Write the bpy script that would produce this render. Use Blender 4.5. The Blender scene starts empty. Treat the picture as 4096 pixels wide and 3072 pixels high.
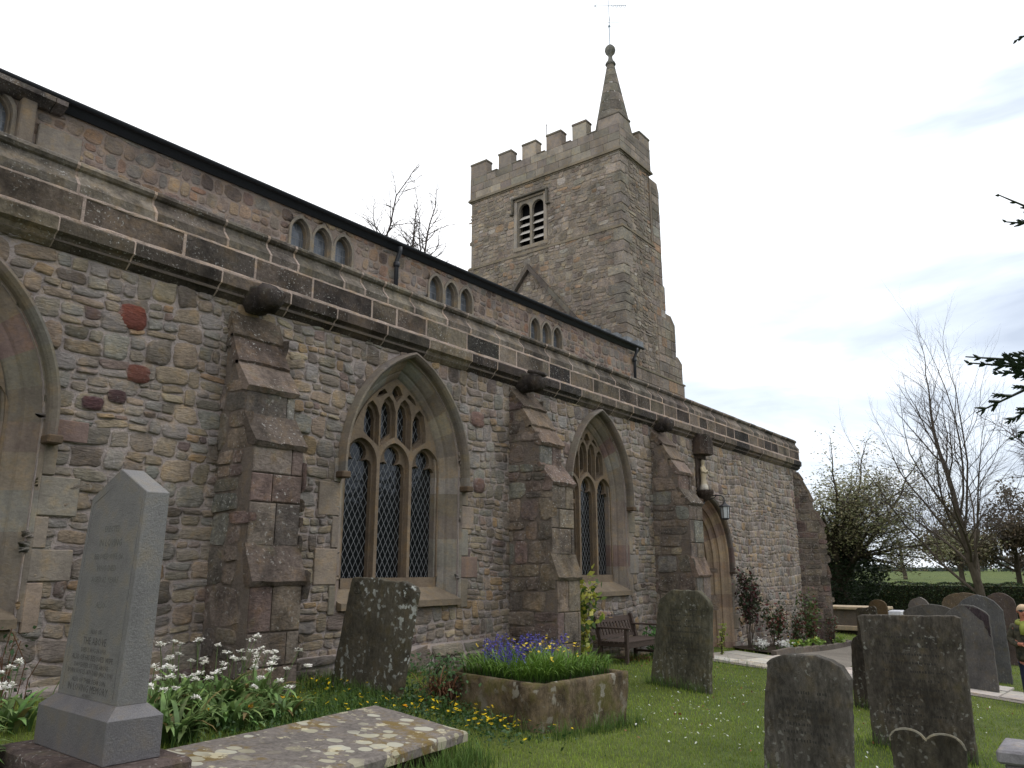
import bpy, bmesh, math, random
import numpy as np
from mathutils import Vector, Matrix
R_ = math.radians
C = bpy.context.scene.collection
scn = bpy.context.scene

# ------------------------------------------------------------------ camera
EYE = (0.0, -7.5, 1.85)
cam_d = bpy.data.cameras.new('camera'); cam = bpy.data.objects.new('camera', cam_d); C.objects.link(cam)
scn.camera = cam
cam_d.sensor_width = 36.0; cam_d.lens = 777.0/1024*36.0
cam_d.clip_start = 0.05; cam_d.clip_end = 3000
_ps, _th = R_(37.35), R_(13.3)
_f = Vector((math.cos(_ps)*math.cos(_th), math.sin(_ps)*math.cos(_th), math.sin(_th)))
cam.location = EYE
cam.rotation_euler = _f.to_track_quat('-Z', 'Y').to_euler()

# ------------------------------------------------------------------ sky, sun, exposure
world = bpy.data.worlds.new('World'); scn.world = world; world.use_nodes = True
SUN_EL, SUN_AZ = R_(52), R_(-40)      # azimuth measured from +x towards +y
nt = world.node_tree; nt.nodes.clear()
def wn(t, **k):
    n = nt.nodes.new(t)
    for a, b in k.items(): setattr(n, a, b)
    return n
out = wn('ShaderNodeOutputWorld'); bg = wn('ShaderNodeBackground'); bg2 = wn('ShaderNodeBackground'); mixs = wn('ShaderNodeMixShader')
sky = wn('ShaderNodeTexSky', sky_type='NISHITA', sun_disc=False)
sky.sun_elevation = SUN_EL; sky.sun_rotation = math.pi/2 - SUN_AZ
bg.inputs['Strength'].default_value = 0.1
nt.links.new(sky.outputs[0], bg.inputs[0])
tc = wn('ShaderNodeTexCoord'); mp = wn('ShaderNodeMapping')
mp.inputs['Scale'].default_value = (1.0, 1.0, 4.6); mp.inputs['Location'].default_value = (3.3, 1.2, 0.35)
nt.links.new(tc.outputs['Generated'], mp.inputs[0])
nz = wn('ShaderNodeTexNoise'); nz.inputs['Scale'].default_value = 2.3; nz.inputs['Detail'].default_value = 6; nz.inputs['Roughness'].default_value = .52
nz.inputs['Distortion'].default_value = .35
nt.links.new(mp.outputs[0], nz.inputs['Vector'])
# thin, bright veil of cloud: brightest up and to the east, greyer and bluer low in the west
sep = wn('ShaderNodeSeparateXYZ'); nt.links.new(tc.outputs['Generated'], sep.inputs[0])
dot = wn('ShaderNodeVectorMath', operation='DOT_PRODUCT'); dot.inputs[1].default_value = (0.74, -0.50, -0.45)
nt.links.new(tc.outputs['Generated'], dot.inputs[0])
west = wn('ShaderNodeMapRange'); west.inputs[1].default_value = .02; west.inputs[2].default_value = .80
west.inputs[3].default_value = 0.0; west.inputs[4].default_value = 1.0
nt.links.new(dot.outputs['Value'], west.inputs[0])
m1 = wn('ShaderNodeMath', operation='MULTIPLY_ADD'); nt.links.new(west.outputs[0], m1.inputs[0]); m1.inputs[1].default_value = 0.53
nt.links.new(nz.outputs['Fac'], m1.inputs[2])
ramp = wn('ShaderNodeValToRGB'); cr = ramp.color_ramp
cr.elements[0].position = .50; cr.elements[0].color = (1.06, 1.06, 1.07, 1)
cr.elements[1].position = 1.0; cr.elements[1].color = (.43, .48, .57, 1)
e = cr.elements.new(.70); e.color = (.96, .99, 1.03, 1)
e = cr.elements.new(.86); e.color = (.64, .70, .78, 1)
nt.links.new(m1.outputs[0], ramp.inputs[0]); nt.links.new(ramp.outputs[0], bg2.inputs[0]); bg2.inputs['Strength'].default_value = 1.0
mixs.inputs[0].default_value = .9
nt.links.new(bg.outputs[0], mixs.inputs[1]); nt.links.new(bg2.outputs[0], mixs.inputs[2]); nt.links.new(mixs.outputs[0], out.inputs[0])

sun_d = bpy.data.lights.new('sun', 'SUN'); sun_d.energy = 0.6; sun_d.angle = R_(25); sun_d.color = (1, .96, .9)
sun = bpy.data.objects.new('sun', sun_d); C.objects.link(sun)
_sd = Vector((math.cos(SUN_EL)*math.cos(SUN_AZ), math.cos(SUN_EL)*math.sin(SUN_AZ), math.sin(SUN_EL)))
sun.rotation_euler = _sd.to_track_quat('Z', 'Y').to_euler(); sun.location = (10, -20, 30)
vs = scn.view_settings
vs.view_transform = 'Standard'; vs.look = 'None'; vs.gamma = 1; vs.exposure = 0.62
scn.cycles.max_bounces = 5; scn.cycles.diffuse_bounces = 3

# ------------------------------------------------------------------ helpers
def lin(c):
    return tuple(((x/255)/12.92 if x/255 <= .04045 else ((x/255+.055)/1.055)**2.4) for x in c)
def tag(o, label=None, cat=None, group=None, kind=None):
    if label: o['label'] = label
    if cat: o['category'] = cat
    if group: o['group'] = group
    if kind: o['kind'] = kind
    return o
def thing(name, label, cat, loc=(0, 0, 0), rz=0, group=None):
    o = bpy.data.objects.new(name, None); C.objects.link(o)
    o.location = loc; o.rotation_euler = (0, 0, rz); o.empty_display_size = .1
    return tag(o, label, cat, group)
class MB:
    """collects vertices, faces, a colour per vertex and a material slot per face"""
    def __init__(s): s.v = []; s.f = []; s.c = []; s.m = []
    def add(s, vs, fs, col=(.5, .5, .5), mi=0):
        b = len(s.v); s.v += [tuple(p) for p in vs]
        if len(col) == len(vs) and not isinstance(col[0], (int, float)): s.c += [tuple(c[:3]) for c in col]
        else: s.c += [tuple(col[:3])]*len(vs)
        s.f += [tuple(i+b for i in f) for f in fs]; s.m += [mi]*len(fs)
    def box(s, x0, x1, y0, y1, z0, z1, col=(.5, .5, .5), b=0.0, mi=0, xf=None):
        if b <= 0:
            vs = [(x, y, z) for x in (x0, x1) for y in (y0, y1) for z in (z0, z1)]
            fs = [(0, 1, 3, 2), (4, 6, 7, 5), (0, 4, 5, 1), (2, 3, 7, 6), (0, 2, 6, 4), (1, 5, 7, 3)]
        else:
            cx, cy, cz = (x0+x1)/2, (y0+y1)/2, (z0+z1)/2; hx, hy, hz = (x1-x0)/2, (y1-y0)/2, (z1-z0)/2
            b = min(b, hx*.8, hy*.8, hz*.8)
            vs = []; ix = {}
            for sx in (-1, 1):
                for sy in (-1, 1):
                    for sz in (-1, 1):
                        for ax in range(3):
                            p = [hx-b, hy-b, hz-b]; p[ax] += b
                            ix[(sx, sy, sz, ax)] = len(vs); vs.append((cx+sx*p[0], cy+sy*p[1], cz+sz*p[2]))
            fs = []
            for ax in range(3):
                o = [i for i in range(3) if i != ax]
                for sg in (-1, 1):
                    q = []
                    for (p, r) in ((-1, -1), (1, -1), (1, 1), (-1, 1)):
                        k = [0, 0, 0]; k[ax] = sg; k[o[0]] = p; k[o[1]] = r; q.append(ix[(*k, ax)])
                    fs.append(q)
            for ax in range(3):          # edge chamfers run along ax
                o = [i for i in range(3) if i != ax]
                for p in (-1, 1):
                    for r in (-1, 1):
                        q = []
                        for sg, oo in ((-1, o[0]), (-1, o[1]), (1, o[1]), (1, o[0])):
                            k = [0, 0, 0]; k[ax] = sg; k[o[0]] = p; k[o[1]] = r; q.append(ix[(*k, oo)])
                        fs.append(q)
            for sx in (-1, 1):
                for sy in (-1, 1):
                    for sz in (-1, 1): fs.append([ix[(sx, sy, sz, a)] for a in range(3)])
            fs2 = []
            for q in fs:                 # orient outward
                P = [Vector(vs[i]) for i in q]; n = (P[1]-P[0]).cross(P[2]-P[0]); m = sum(P, Vector())/len(P)-Vector((cx, cy, cz))
                fs2.append(tuple(q) if n.dot(m) > 0 else tuple(reversed(q)))
            fs = fs2
        if xf: vs = [xf(p) for p in vs]
        s.add(vs, fs, col, mi)
    def tube(s, pts, rads, n=6, col=(.5, .5, .5), mi=0, cap=True):
        pts = [Vector(p) for p in pts]; rings = []
        up = Vector((0, 0, 1)); vs = []; prev = None
        for i, p in enumerate(pts):
            d = (pts[min(i+1, len(pts)-1)]-pts[max(i-1, 0)])
            if d.length < 1e-9: d = Vector((0, 0, 1))
            d.normalize()
            a = prev - d*prev.dot(d) if prev is not None else (up.cross(d) if abs(d.z) < .95 else Vector((1, 0, 0)).cross(d))
            if a.length < 1e-6: a = Vector((1, 0, 0)).cross(d)
            a.normalize(); prev = a; b = d.cross(a)
            r = rads[i] if hasattr(rads, '__len__') else rads
            for k in range(n):
                t = 2*math.pi*k/n; vs.append(p+(a*math.cos(t)+b*math.sin(t))*r)
        fs = [(i*n+k, i*n+(k+1) % n, (i+1)*n+(k+1) % n, (i+1)*n+k) for i in range(len(pts)-1) for k in range(n)]
        if cap: fs += [tuple(range(n))[::-1], tuple((len(pts)-1)*n+k for k in range(n))]
        s.add(vs, fs, col, mi)
    def lathe(s, prof, n=16, col=(.5, .5, .5), mi=0, at=(0, 0, 0)):
        vs = [(at[0]+r*math.cos(2*math.pi*k/n), at[1]+r*math.sin(2*math.pi*k/n), at[2]+z) for r, z in prof for k in range(n)]
        fs = [(i*n+k, i*n+(k+1) % n, (i+1)*n+(k+1) % n, (i+1)*n+k) for i in range(len(prof)-1) for k in range(n)]
        fs += [tuple(range(n))[::-1], tuple((len(prof)-1)*n+k for k in range(n))]
        s.add(vs, fs, col, mi)
    def prism(s, poly, ax, a0, a1, col=(.5, .5, .5), mi=0):
        """polygon in the two other axes (in x,y,z order), extruded along ax from a0 to a1"""
        def P(p, a):
            q = list(p); q.insert(ax, a); return tuple(q)
        n = len(poly); vs = [P(p, a0) for p in poly]+[P(p, a1) for p in poly]
        fs = [(i, (i+1) % n, n+(i+1) % n, n+i) for i in range(n)]+[tuple(range(n))[::-1], tuple(range(n, 2*n))]
        s.add(vs, fs, col, mi)
    def build(s, name, mats, parent=None, smooth=False, loc=(0, 0, 0), fix=True):
        me = bpy.data.meshes.new(name)
        me.from_pydata(s.v, [], s.f)
        for m in (mats if isinstance(mats, (list, tuple)) else [mats]): me.materials.append(m)
        at = me.color_attributes.new('Col', 'FLOAT_COLOR', 'POINT')
        if s.c:
            a = np.ones((len(s.c), 4), np.float32); a[:, :3] = np.array(s.c, np.float32); at.data.foreach_set('color', a.ravel())
        me.polygons.foreach_set('material_index', np.array(s.m, np.int32))
        if smooth: me.polygons.foreach_set('use_smooth', np.ones(len(s.f), bool))
        me.update()
        if fix:
            bm = bmesh.new(); bm.from_mesh(me); bmesh.ops.recalc_face_normals(bm, faces=bm.faces); bm.to_mesh(me); bm.free()
        return link(name, me, parent, loc)
def link(name, me, parent=None, loc=(0, 0, 0)):
    o = bpy.data.objects.new(name, me); C.objects.link(o); o.location = loc
    if parent is not None: o.parent = parent
    return o
def copy_tree(o, parent=None):
    c = o.copy(); C.objects.link(c); c.parent = parent
    for ch in [x for x in C.objects if x.parent is o]: copy_tree(ch, c)
    return c
def raw_mesh(name, V, F, mats, parent=None, col=None, smooth=False, loc=(0, 0, 0), mi=None):
    """quick mesh from numpy arrays; F is a list of (n,k) index arrays"""
    me = bpy.data.meshes.new(name); nv = len(V)
    me.vertices.add(nv); me.vertices.foreach_set('co', np.asarray(V, np.float32).ravel())
    loops = np.concatenate([f.ravel() for f in F]).astype(np.int32)
    tot = np.concatenate([np.full(len(f), f.shape[1], np.int32) for f in F])
    start = np.concatenate([[0], np.cumsum(tot)[:-1]]).astype(np.int32)
    me.loops.add(len(loops)); me.loops.foreach_set('vertex_index', loops)
    me.polygons.add(len(tot)); me.polygons.foreach_set('loop_start', start); me.polygons.foreach_set('loop_total', tot)
    for m in (mats if isinstance(mats, (list, tuple)) else [mats]): me.materials.append(m)
    if mi is not None: me.polygons.foreach_set('material_index', np.asarray(mi, np.int32))
    if smooth: me.polygons.foreach_set('use_smooth', np.ones(len(tot), bool))
    me.update(calc_edges=True)
    if col is not None:
        at = me.color_attributes.new('Col', 'FLOAT_COLOR', 'POINT')
        a = np.ones((nv, 4), np.float32); a[:, :3] = col; at.data.foreach_set('color', a.ravel())
    me.validate()
    return link(name, me, parent, loc)

# ------------------------------------------------------------------ materials
class NT:
    def __init__(s, name):
        s.mat = bpy.data.materials.new(name); s.mat.use_nodes = True; s.t = s.mat.node_tree; s.t.nodes.clear()
        s.out = s.n('ShaderNodeOutputMaterial'); s.b = s.n('ShaderNodeBsdfPrincipled'); s.l(s.b.outputs[0], s.out.inputs[0])
        s.co = s.n('ShaderNodeTexCoord').outputs['Object']
    def n(s, t, **k):
        n = s.t.nodes.new(t)
        for a, b in k.items(): setattr(n, a, b)
        return n
    def l(s, a, b): s.t.links.new(a, b)
    def noise(s, scale, detail=4, rough=.6, sc=(1, 1, 1), dist=0):
        m = s.n('ShaderNodeMapping'); m.inputs['Scale'].default_value = sc; s.l(s.co, m.inputs[0])
        n = s.n('ShaderNodeTexNoise'); n.inputs['Scale'].default_value = scale; n.inputs['Detail'].default_value = detail
        n.inputs['Roughness'].default_value = rough; n.inputs['Distortion'].default_value = dist; s.l(m.outputs[0], n.inputs['Vector'])
        return n.outputs['Fac']
    def ramp(s, fac, *stops):
        r = s.n('ShaderNodeValToRGB'); e = r.color_ramp.elements
        e[0].position, e[1].position = stops[0][0], stops[-1][0]
        def c(v): return (v, v, v, 1) if isinstance(v, (int, float)) else (*v, 1)
        e[0].color, e[1].color = c(stops[0][1]), c(stops[-1][1])
        for p, v in stops[1:-1]: x = e.new(p); x.color = c(v)
        s.l(fac, r.inputs[0]); return r.outputs[0]
    def mix(s, a, b, fac=1.0, mode='MIX'):
        m = s.n('ShaderNodeMix', data_type='RGBA', blend_type=mode)
        for sock, v in ((m.inputs[0], fac), (m.inputs[6], a), (m.inputs[7], b)):
            if hasattr(v, 'links'): s.l(v, sock)
            elif isinstance(v, (int, float)) : sock.default_value = v
            else: sock.default_value = (*v, 1)
        return m.outputs[2]
    def col(s): return s.n('ShaderNodeAttribute', attribute_name='Col').outputs['Color']
    def bump(s, h, strength=.5, dist=.02, prev=None):
        b = s.n('ShaderNodeBump'); b.inputs['Strength'].default_value = strength; b.inputs['Distance'].default_value = dist
        s.l(h, b.inputs['Height'])
        if prev is not None: s.l(prev, b.inputs['Normal'])
        return b.outputs[0]
    def done(s, color, rough=.9, normal=None, spec=.25):
        if hasattr(color, 'links'): s.l(color, s.b.inputs['Base Color'])
        else: s.b.inputs['Base Color'].default_value = (*color, 1)
        if hasattr(rough, 'links'): s.l(rough, s.b.inputs['Roughness'])
        else: s.b.inputs['Roughness'].default_value = rough
        s.b.inputs['Specular IOR Level'].default_value = spec
        if normal is not None: s.l(normal, s.b.inputs['Normal'])
        return s.mat
def stone(name, fine=26, layer=2.2, stain=.45, fleck=.0, moss=.0, bump=.7, var=.4, base=None, dark_scale=1.6, fleck_scale=22, fleck_col=(.5, .49, .46), moss_col=(.09, .10, .035), fleck_lo=.62):
    t = NT(name)
    c = t.col() if base is None else base
    if base is not None:
        r = t.n('ShaderNodeRGB'); r.outputs[0].default_value = (*base, 1); c = r.outputs[0]
    n1 = t.noise(fine, 6, .68, (1, 1, layer)); n2 = t.noise(dark_scale, 5, .62, (1, 1, .7)); n3 = t.noise(6.5, 5, .65)
    c = t.mix(c, t.ramp(n1, (.25, 1-var), (.5, 1.0), (.78, 1+var)), 1.0, 'MULTIPLY')
    c = t.mix(c, t.ramp(n3, (.28, (.78, .76, .78)), (.5, (1, 1, 1)), (.72, (1.24, 1.08, .82))), .9, 'MULTIPLY')
    if stain: c = t.mix(c, t.ramp(n2, (.36, 1-stain), (.56, 1.0), (.8, 1.06)), 1.0, 'MULTIPLY')
    if moss:
        mz = t.noise(3.2, 6, .7); c = t.mix(c, moss_col, t.ramp(mz, (.62-.25*moss, 0.0), (.74-.2*moss, min(1, moss*1.4))))
    if fleck:
        f = t.noise(fleck_scale, 3, .5); g = t.noise(2.1, 3, .6)
        k = t.mix(t.ramp(f, (fleck_lo, 0.0), (fleck_lo+.05, 1.0)), t.ramp(g, (.42, 0.0), (.6, 1.0)), 1.0, 'MULTIPLY')
        c = t.mix(c, fleck_col, t.mix(k, (fleck, fleck, fleck), 1.0, 'MULTIPLY'))
    nb = t.bump(t.noise(fine*.42, 7, .72, (1, 1, layer), .6), bump, .055)
    nb = t.bump(t.noise(fine*3.2, 4, .7), bump*.55, .006, nb)
    return t.done(c, .92, nb, .2)
M = {}
M['rubble'] = stone('rubble_stone', 26, 3.4, .42, .35, .04, .85, .40, fleck_col=(.44, .43, .41), moss_col=(.12, .11, .06))
M['mortar'] = stone('lime_mortar', 60, 1, .22, .0, .0, .8, .2)
M['dressed'] = stone('dressed_stone', 30, 1.6, .28, .0, .12, .35, .22, moss_col=(.09, .085, .05))
M['parapet'] = stone('parapet_stone', 22, 1.0, .62, .6, .16, .55, .45, dark_scale=2.6, fleck_scale=40)
M['buttress'] = stone('buttress_stone', 24, 1.6, .55, .6, .22, .7, .45, dark_scale=2.4, fleck_scale=30, moss_col=(.13, .15, .10))
M['tower'] = stone('tower_stone', 14, 2.0, .36, .35, .14, .85, .4, fleck_scale=9, fleck_col=(.36, .35, .33))
M['grave_dark'] = stone('weathered_gravestone', 30, .4, .5, .8, .30, .7, .6, fleck_scale=21, fleck_lo=.585, dark_scale=3.5, fleck_col=(.30, .30, .27), moss_col=(.06, .065, .028))
M['grave_lichen'] = stone('lichened_gravestone', 28, .6, .4, 1.0, .35, .6, .45, fleck_scale=15, dark_scale=3.0, fleck_col=(.46, .48, .45), moss_col=(.065, .06, .028), fleck_lo=.565)
M['grave_grey'] = stone('grey_gravestone', 40, .5, .3, .2, .18, .4, .3, dark_scale=2.5)
M['granite'] = stone('grey_granite', 150, 1, .10, .0, .0, .35, .42, dark_scale=2); _b = M['granite'].node_tree.nodes['Principled BSDF']; _b.inputs['Roughness'].default_value = .5; _b.inputs['Specular IOR Level'].default_value = .6
M['trough'] = stone('mossy_trough_stone', 22, .6, .68, .8, .6, .8, .5, dark_scale=3.4, fleck_scale=9, fleck_lo=.56, fleck_col=(.30, .28, .23), moss_col=(.10, .095, .03))
M['flag'] = stone('flagstone', 26, 1, .2, .2, .1, .3, .2)
M['statue'] = stone('pale_painted_stone', 30, 1, .18, .0, .0, .3, .18)
M['leadtext'] = NT('cut_letters').done((.035, .033, .03), .8)

def glass_mat(name, pu, pv, lw, lead, base=(.012, .014, .016), rough=.14, diamond=True):
    t = NT(name); sp = t.n('ShaderNodeSeparateXYZ'); t.l(t.co, sp.inputs[0])
    def m(op, a, b=None, c=None):
        n = t.n('ShaderNodeMath', operation=op)
        for i, v in enumerate((a, b, c)):
            if v is None: continue
            if hasattr(v, 'links'): t.l(v, n.inputs[i])
            else: n.inputs[i].default_value = v
        return n.outputs[0]
    u = m('DIVIDE', sp.outputs[0], pu); v = m('DIVIDE', sp.outputs[2], pv)
    if diamond: u, v = m('ADD', u, v), m('SUBTRACT', u, v)
    def line(x):
        f = m('FRACT', m('ADD', x, 100.0)); return m('GREATER_THAN', m('ABSOLUTE', m('SUBTRACT', f, .5)), .5-lw)
    k = m('MAXIMUM', line(u), line(v))
    pane = t.noise(9, 2, .5)
    c = t.mix(t.ramp(pane, (.3, base), (.7, tuple(x*1.8 for x in base))), lead, k)
    w = t.noise(7, 2, .5); nb = t.bump(w, .25, .02)
    return t.done(c, t.mix((rough,)*3, (.6,)*3, k), nb, .5)
M['glass'] = glass_mat('leaded_diamond_glass', .094, .168, .048, (.15, .155, .16), (.006, .007, .008), .10)
M['glass_sq'] = glass_mat('leaded_square_glass', .14, .17, .05, (.14, .145, .15), (.075, .082, .092), .15, False)
def plain(name, col, rough=.7, spec=.3, var=.25, scale=20, bump=.2, sc=(1, 1, 1)):
    t = NT(name); n = t.noise(scale, 5, .65, sc)
    return t.done(t.mix(col, t.ramp(n, (.25, 1-var), (.75, 1+var)), 1.0, 'MULTIPLY'), rough, t.bump(n, bump, .01), spec)
M['iron'] = plain('black_painted_iron', (.018, .02, .024), .5, .4)
M['lead'] = plain('lead_sheet', (.16, .17, .18), .6, .3, .3, 6)
M['slate'] = plain('roof_slate', (.045, .047, .052), .75, .3, .5, 9)
M['wood'] = plain('weathered_bench_wood', (.060, .042, .034), .75, .25, .5, 14, .4, (1, 6, 6))
M['brass'] = plain('brass_plate', (.30, .19, .06), .5, .5)
M['door'] = plain('old_oak_door', (.035, .022, .015), .8, .2, .5, 10, .4, (6, 6, .6))
M['dark'] = plain('interior_shade', (.006, .006, .007), .9, .1)
M['louvre'] = plain('pale_louvre_board', (.46, .43, .39), .8, .2, .25)
M['bark'] = plain('grey_brown_bark', (.075, .062, .048), .95, .1, .5, 12, .8, (1, 1, .3))
M['twig'] = plain('dark_twigs', (.060, .048, .042), .95, .1, .3)
M['twig_haze'] = plain('haze_lightened_twigs', (.105, .09, .088), .95, .1, .3)  # lightened to violet-grey so distance haze is painted into the twigs
M['soil'] = plain('bed_soil', (.035, .026, .018), .95, .1, .5, 30, .8)
def vcol(name, rough=.75, spec=.25, trans=.0, var=.25, scale=18):
    t = NT(name); n = t.noise(scale, 3, .6)
    c = t.mix(t.col(), t.ramp(n, (.3, 1-var), (.7, 1+var)), 1.0, 'MULTIPLY')
    m = t.done(c, rough, None, spec)
    if trans:
        tr = t.n('ShaderNodeBsdfTranslucent'); t.l(c, tr.inputs[0]); mx = t.n('ShaderNodeMixShader'); mx.inputs[0].default_value = trans
        t.l(t.b.outputs[0], mx.inputs[1]); t.l(tr.outputs[0], mx.inputs[2]); t.l(mx.outputs[0], t.out.inputs[0])
    return m
M['leaf'] = vcol('leaves', .55, .35, .25)
M['grass'] = vcol('grass_blades', .65, .25, .3, .15)
M['petal'] = vcol('petals', .7, .2, .25, .08)
M['paint'] = vcol('plain_colour', .75, .25, 0, .12)
t = NT('lawn'); n1 = t.noise(2.5, 5, .7); n2 = t.noise(.5, 4, .6); n3 = t.noise(60, 3, .6)
c = t.ramp(n1, (.3, (.055, .074, .022)), (.55, (.085, .115, .032)), (.8, (.12, .14, .05)))
c = t.mix(c, t.ramp(n2, (.35, (.8, .85, .8)), (.65, (1.2, 1.12, 1.0))), 1.0, 'MULTIPLY')
c = t.mix(c, t.ramp(n3, (.3, .55), (.7, 1.35)), 1.0, 'MULTIPLY')
M['lawn'] = t.done(c, .9, t.bump(n3, .6, .03), .15)
t = NT('gravel_path'); n1 = t.noise(45, 4, .7); n2 = t.noise(1.2, 4, .6)
c = t.mix(t.ramp(n1, (.3, (.11, .095, .08)), (.7, (.26, .235, .20))), t.ramp(n2, (.3, .8), (.7, 1.15)), 1.0, 'MULTIPLY')
M['gravel'] = t.done(c, .9, t.bump(n1, .6, .01), .2)

# ------------------------------------------------------------------ stone-laying
rng = random.Random(7); SAT = .60
def pick(pal, r=rng, j=.14):
    tot = sum(w for _, w in pal); x = r.random()*tot
    for c, w in pal:
        x -= w
        if x <= 0: break
    k = 1+r.uniform(-j, j); c = lin(c); L = .3*c[0]+.55*c[1]+.15*c[2]; q = SAT; c = [q*v+(1-q)*L*t for v, t in zip(c, (1.06, 1.0, .93))]
    return tuple(max(0, v*k*(1+r.uniform(-.03, .03))) for v in c)
PAL_WALL = [((150, 136, 120), 6), ((148, 140, 132), 3.5), ((162, 142, 114), 3.2), ((172, 138, 92), .8), ((150, 126, 114), .9), ((124, 104, 100), .25), ((128, 116, 103), 1.3), ((156, 150, 142), 2), ((172, 152, 124), 1.4)]
PAL_CLER = [((148, 126, 108), 5), ((160, 124, 92), 2.0), ((140, 130, 120), 3.5), ((134, 108, 96), 1.4), ((172, 142, 104), 1.0), ((116, 98, 88), .8), ((160, 116, 86), .7)]
PAL_TOWER = [((136, 122, 104), 5), ((126, 116, 104), 4), ((144, 130, 112), 2.2), ((150, 118, 84), .9), ((116, 104, 90), 2), ((156, 148, 138), .5)]
PAL_BUTT = [((126, 110, 98), 5), ((120, 98, 92), 1.6), ((136, 118, 98), 2.4), ((106, 95, 86), 2.4), ((122, 120, 112), 1.0), ((130, 106, 96), 1.2)]
PAL_DRESS = [((142, 126, 108), 4), ((132, 120, 105), 3), ((146, 122, 106), .8), ((136, 108, 101), .6), ((140, 133, 123), 1.6)]
PAL_PARA = [((96, 82, 70), 3), ((74, 64, 58), 3), ((112, 98, 82), 2.2), ((58, 53, 51), 1.1), ((124, 110, 90), 1.3)]
PAL_ASH = [((132, 122, 108), 4), ((122, 113, 102), 3), ((144, 134, 118), 2), ((112, 104, 94), 1)]
MORT = lin((172, 161, 156)); MORT_PINK = lin((190, 172, 160)); MORT_DK = lin((118, 108, 100))
def inpoly(poly):
    P = list(poly)
    def f(u, v):
        c = False; j = len(P)-1
        for i in range(len(P)):
            (xi, yi), (xj, yj) = P[i], P[j]
            if (yi > v) != (yj > v) and u < (xj-xi)*(v-yi)/(yj-yi)+xi: c = not c
            j = i
        return c
    return f
def warp(u, v, a):
    return (u+a*.6*math.sin(2.3*v+.7*math.sin(u))+a*.3*math.sin(5.1*v+u), v+a*math.sin(1.25*u+1.9*v)+a*.6*math.sin(3.3*u-1.7*v+1.0))
def rubble(mb, fr, u0, u1, v0, v1, inside, pal, bh=(.20, .34), w=(.17, .46), gap=.013, dome=.028, jit=.035, split=.62, n=14, wa=.035, r=rng, sq=(4.2, 14.0), maxl=1e9, mi=0, base=0.0, smear=MORT, rot=.07):
    v = v0
    def lay(a0, a1, b0, b1):
        a0, b0 = a0+gap*r.uniform(.6, 1.5)*.5, b0+gap*r.uniform(.6, 1.5)*.5; a1, b1 = a1-gap*r.uniform(.6, 1.5)*.5, b1-gap*r.uniform(.6, 1.5)*.5
        if a1-a0 < .03 or b1-b0 < .025: return
        cu, cv = (a0+a1)/2, (b0+b1)/2; wu, wv = warp(cu, cv, wa)
        if not inside(wu, wv): return
        p = r.uniform(*sq); hu, hv = (a1-a0)/2, (b1-b0)/2
        ring = []; ph = r.uniform(0, .4); ro = r.gauss(0, rot); cr_, sr_ = math.cos(ro), math.sin(ro); skw = r.uniform(-.16, .16)
        j1 = [r.uniform(-1, 1) for _ in range(n)]
        for k in range(n):
            t = 2*math.pi*(k+ph)/n; cs, sn = math.cos(t), math.sin(t)
            q = (abs(cs)**p+abs(sn)**p)**(-1/p); jj = 1+jit*(j1[k]+.5*j1[k-1])
            ring.append((q*cs*jj, q*sn*jj))
        d = dome*r.uniform(.45, 1.25); tl, tv = r.uniform(-.5, .5)*d, r.uniform(-.6, .4)*d
        vs = []
        for s, dd in ((1.0, -.006), (.95, .70), (.76, 1.0)):
            for (x, y) in ring:
                ex, ey = (x+y*skw)*hu*s, y*hv*s*(1+.14*x*skw*6); x2, y2 = warp(cu+ex*cr_-ey*sr_, cv+ex*sr_+ey*cr_, wa)
                if s == 1.0 or s > .9:
                    if not inside(x2, y2):
                        lo, hi = 0.0, 1.0
                        for _ in range(6):
                            m = (lo+hi)/2
                            if inside(wu+(x2-wu)*m, wv+(y2-wv)*m): lo = m
                            else: hi = m
                        x2, y2 = wu+(x2-wu)*lo, wv+(y2-wv)*lo
                dep = dd if dd < 0 else base+d*dd+(tl*x+tv*y)*s+r.uniform(-.30, .26)*d
                vs.append(fr(x2, y2, dep))
        vs.append(fr(wu, wv, base+d))
        fs = [(i*n+k, i*n+(k+1) % n, (i+1)*n+(k+1) % n, (i+1)*n+k) for i in range(2) for k in range(n)]
        fs += [(2*n+k, 2*n+(k+1) % n, 3*n) for k in range(n)]
        cst = pick(pal, r); mm = smear
        def bl(q): return tuple(a*(1-q)+b*q for a, b in zip(cst, mm))
        cols = [bl(.85)]*n+[bl(max(0, r.uniform(-.5, .62))) for _ in range(n)]+[bl(max(0, r.uniform(-.8, .22))) for _ in range(n)]+[cst]
        mb.add(vs, fs, cols if mm else cst, mi)
    while v < v1:
        h = r.uniform(*bh); h = min(h, max(v1-v, bh[0]*.6)); u = u0-r.uniform(0, .2)
        while u < u1:
            ww = r.uniform(*w)*(1.25 if r.random() < .15 else 1)
            if r.random() < split:
                s = r.uniform(.36, .64)
                for (b0, b1) in ((v, v+h*s), (v+h*s, v+h)):
                    if ww > w[0]*1.7 and r.random() < .45:
                        k = r.uniform(.38, .62); lay(u, u+ww*k, b0, b1); lay(u+ww*k, u+ww, b0, b1)
                    else: lay(u, u+ww, b0, b1)
            else:
                lay(u, u+ww*.85, v, v+h); ww *= .85
            u += ww
        v += h
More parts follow.
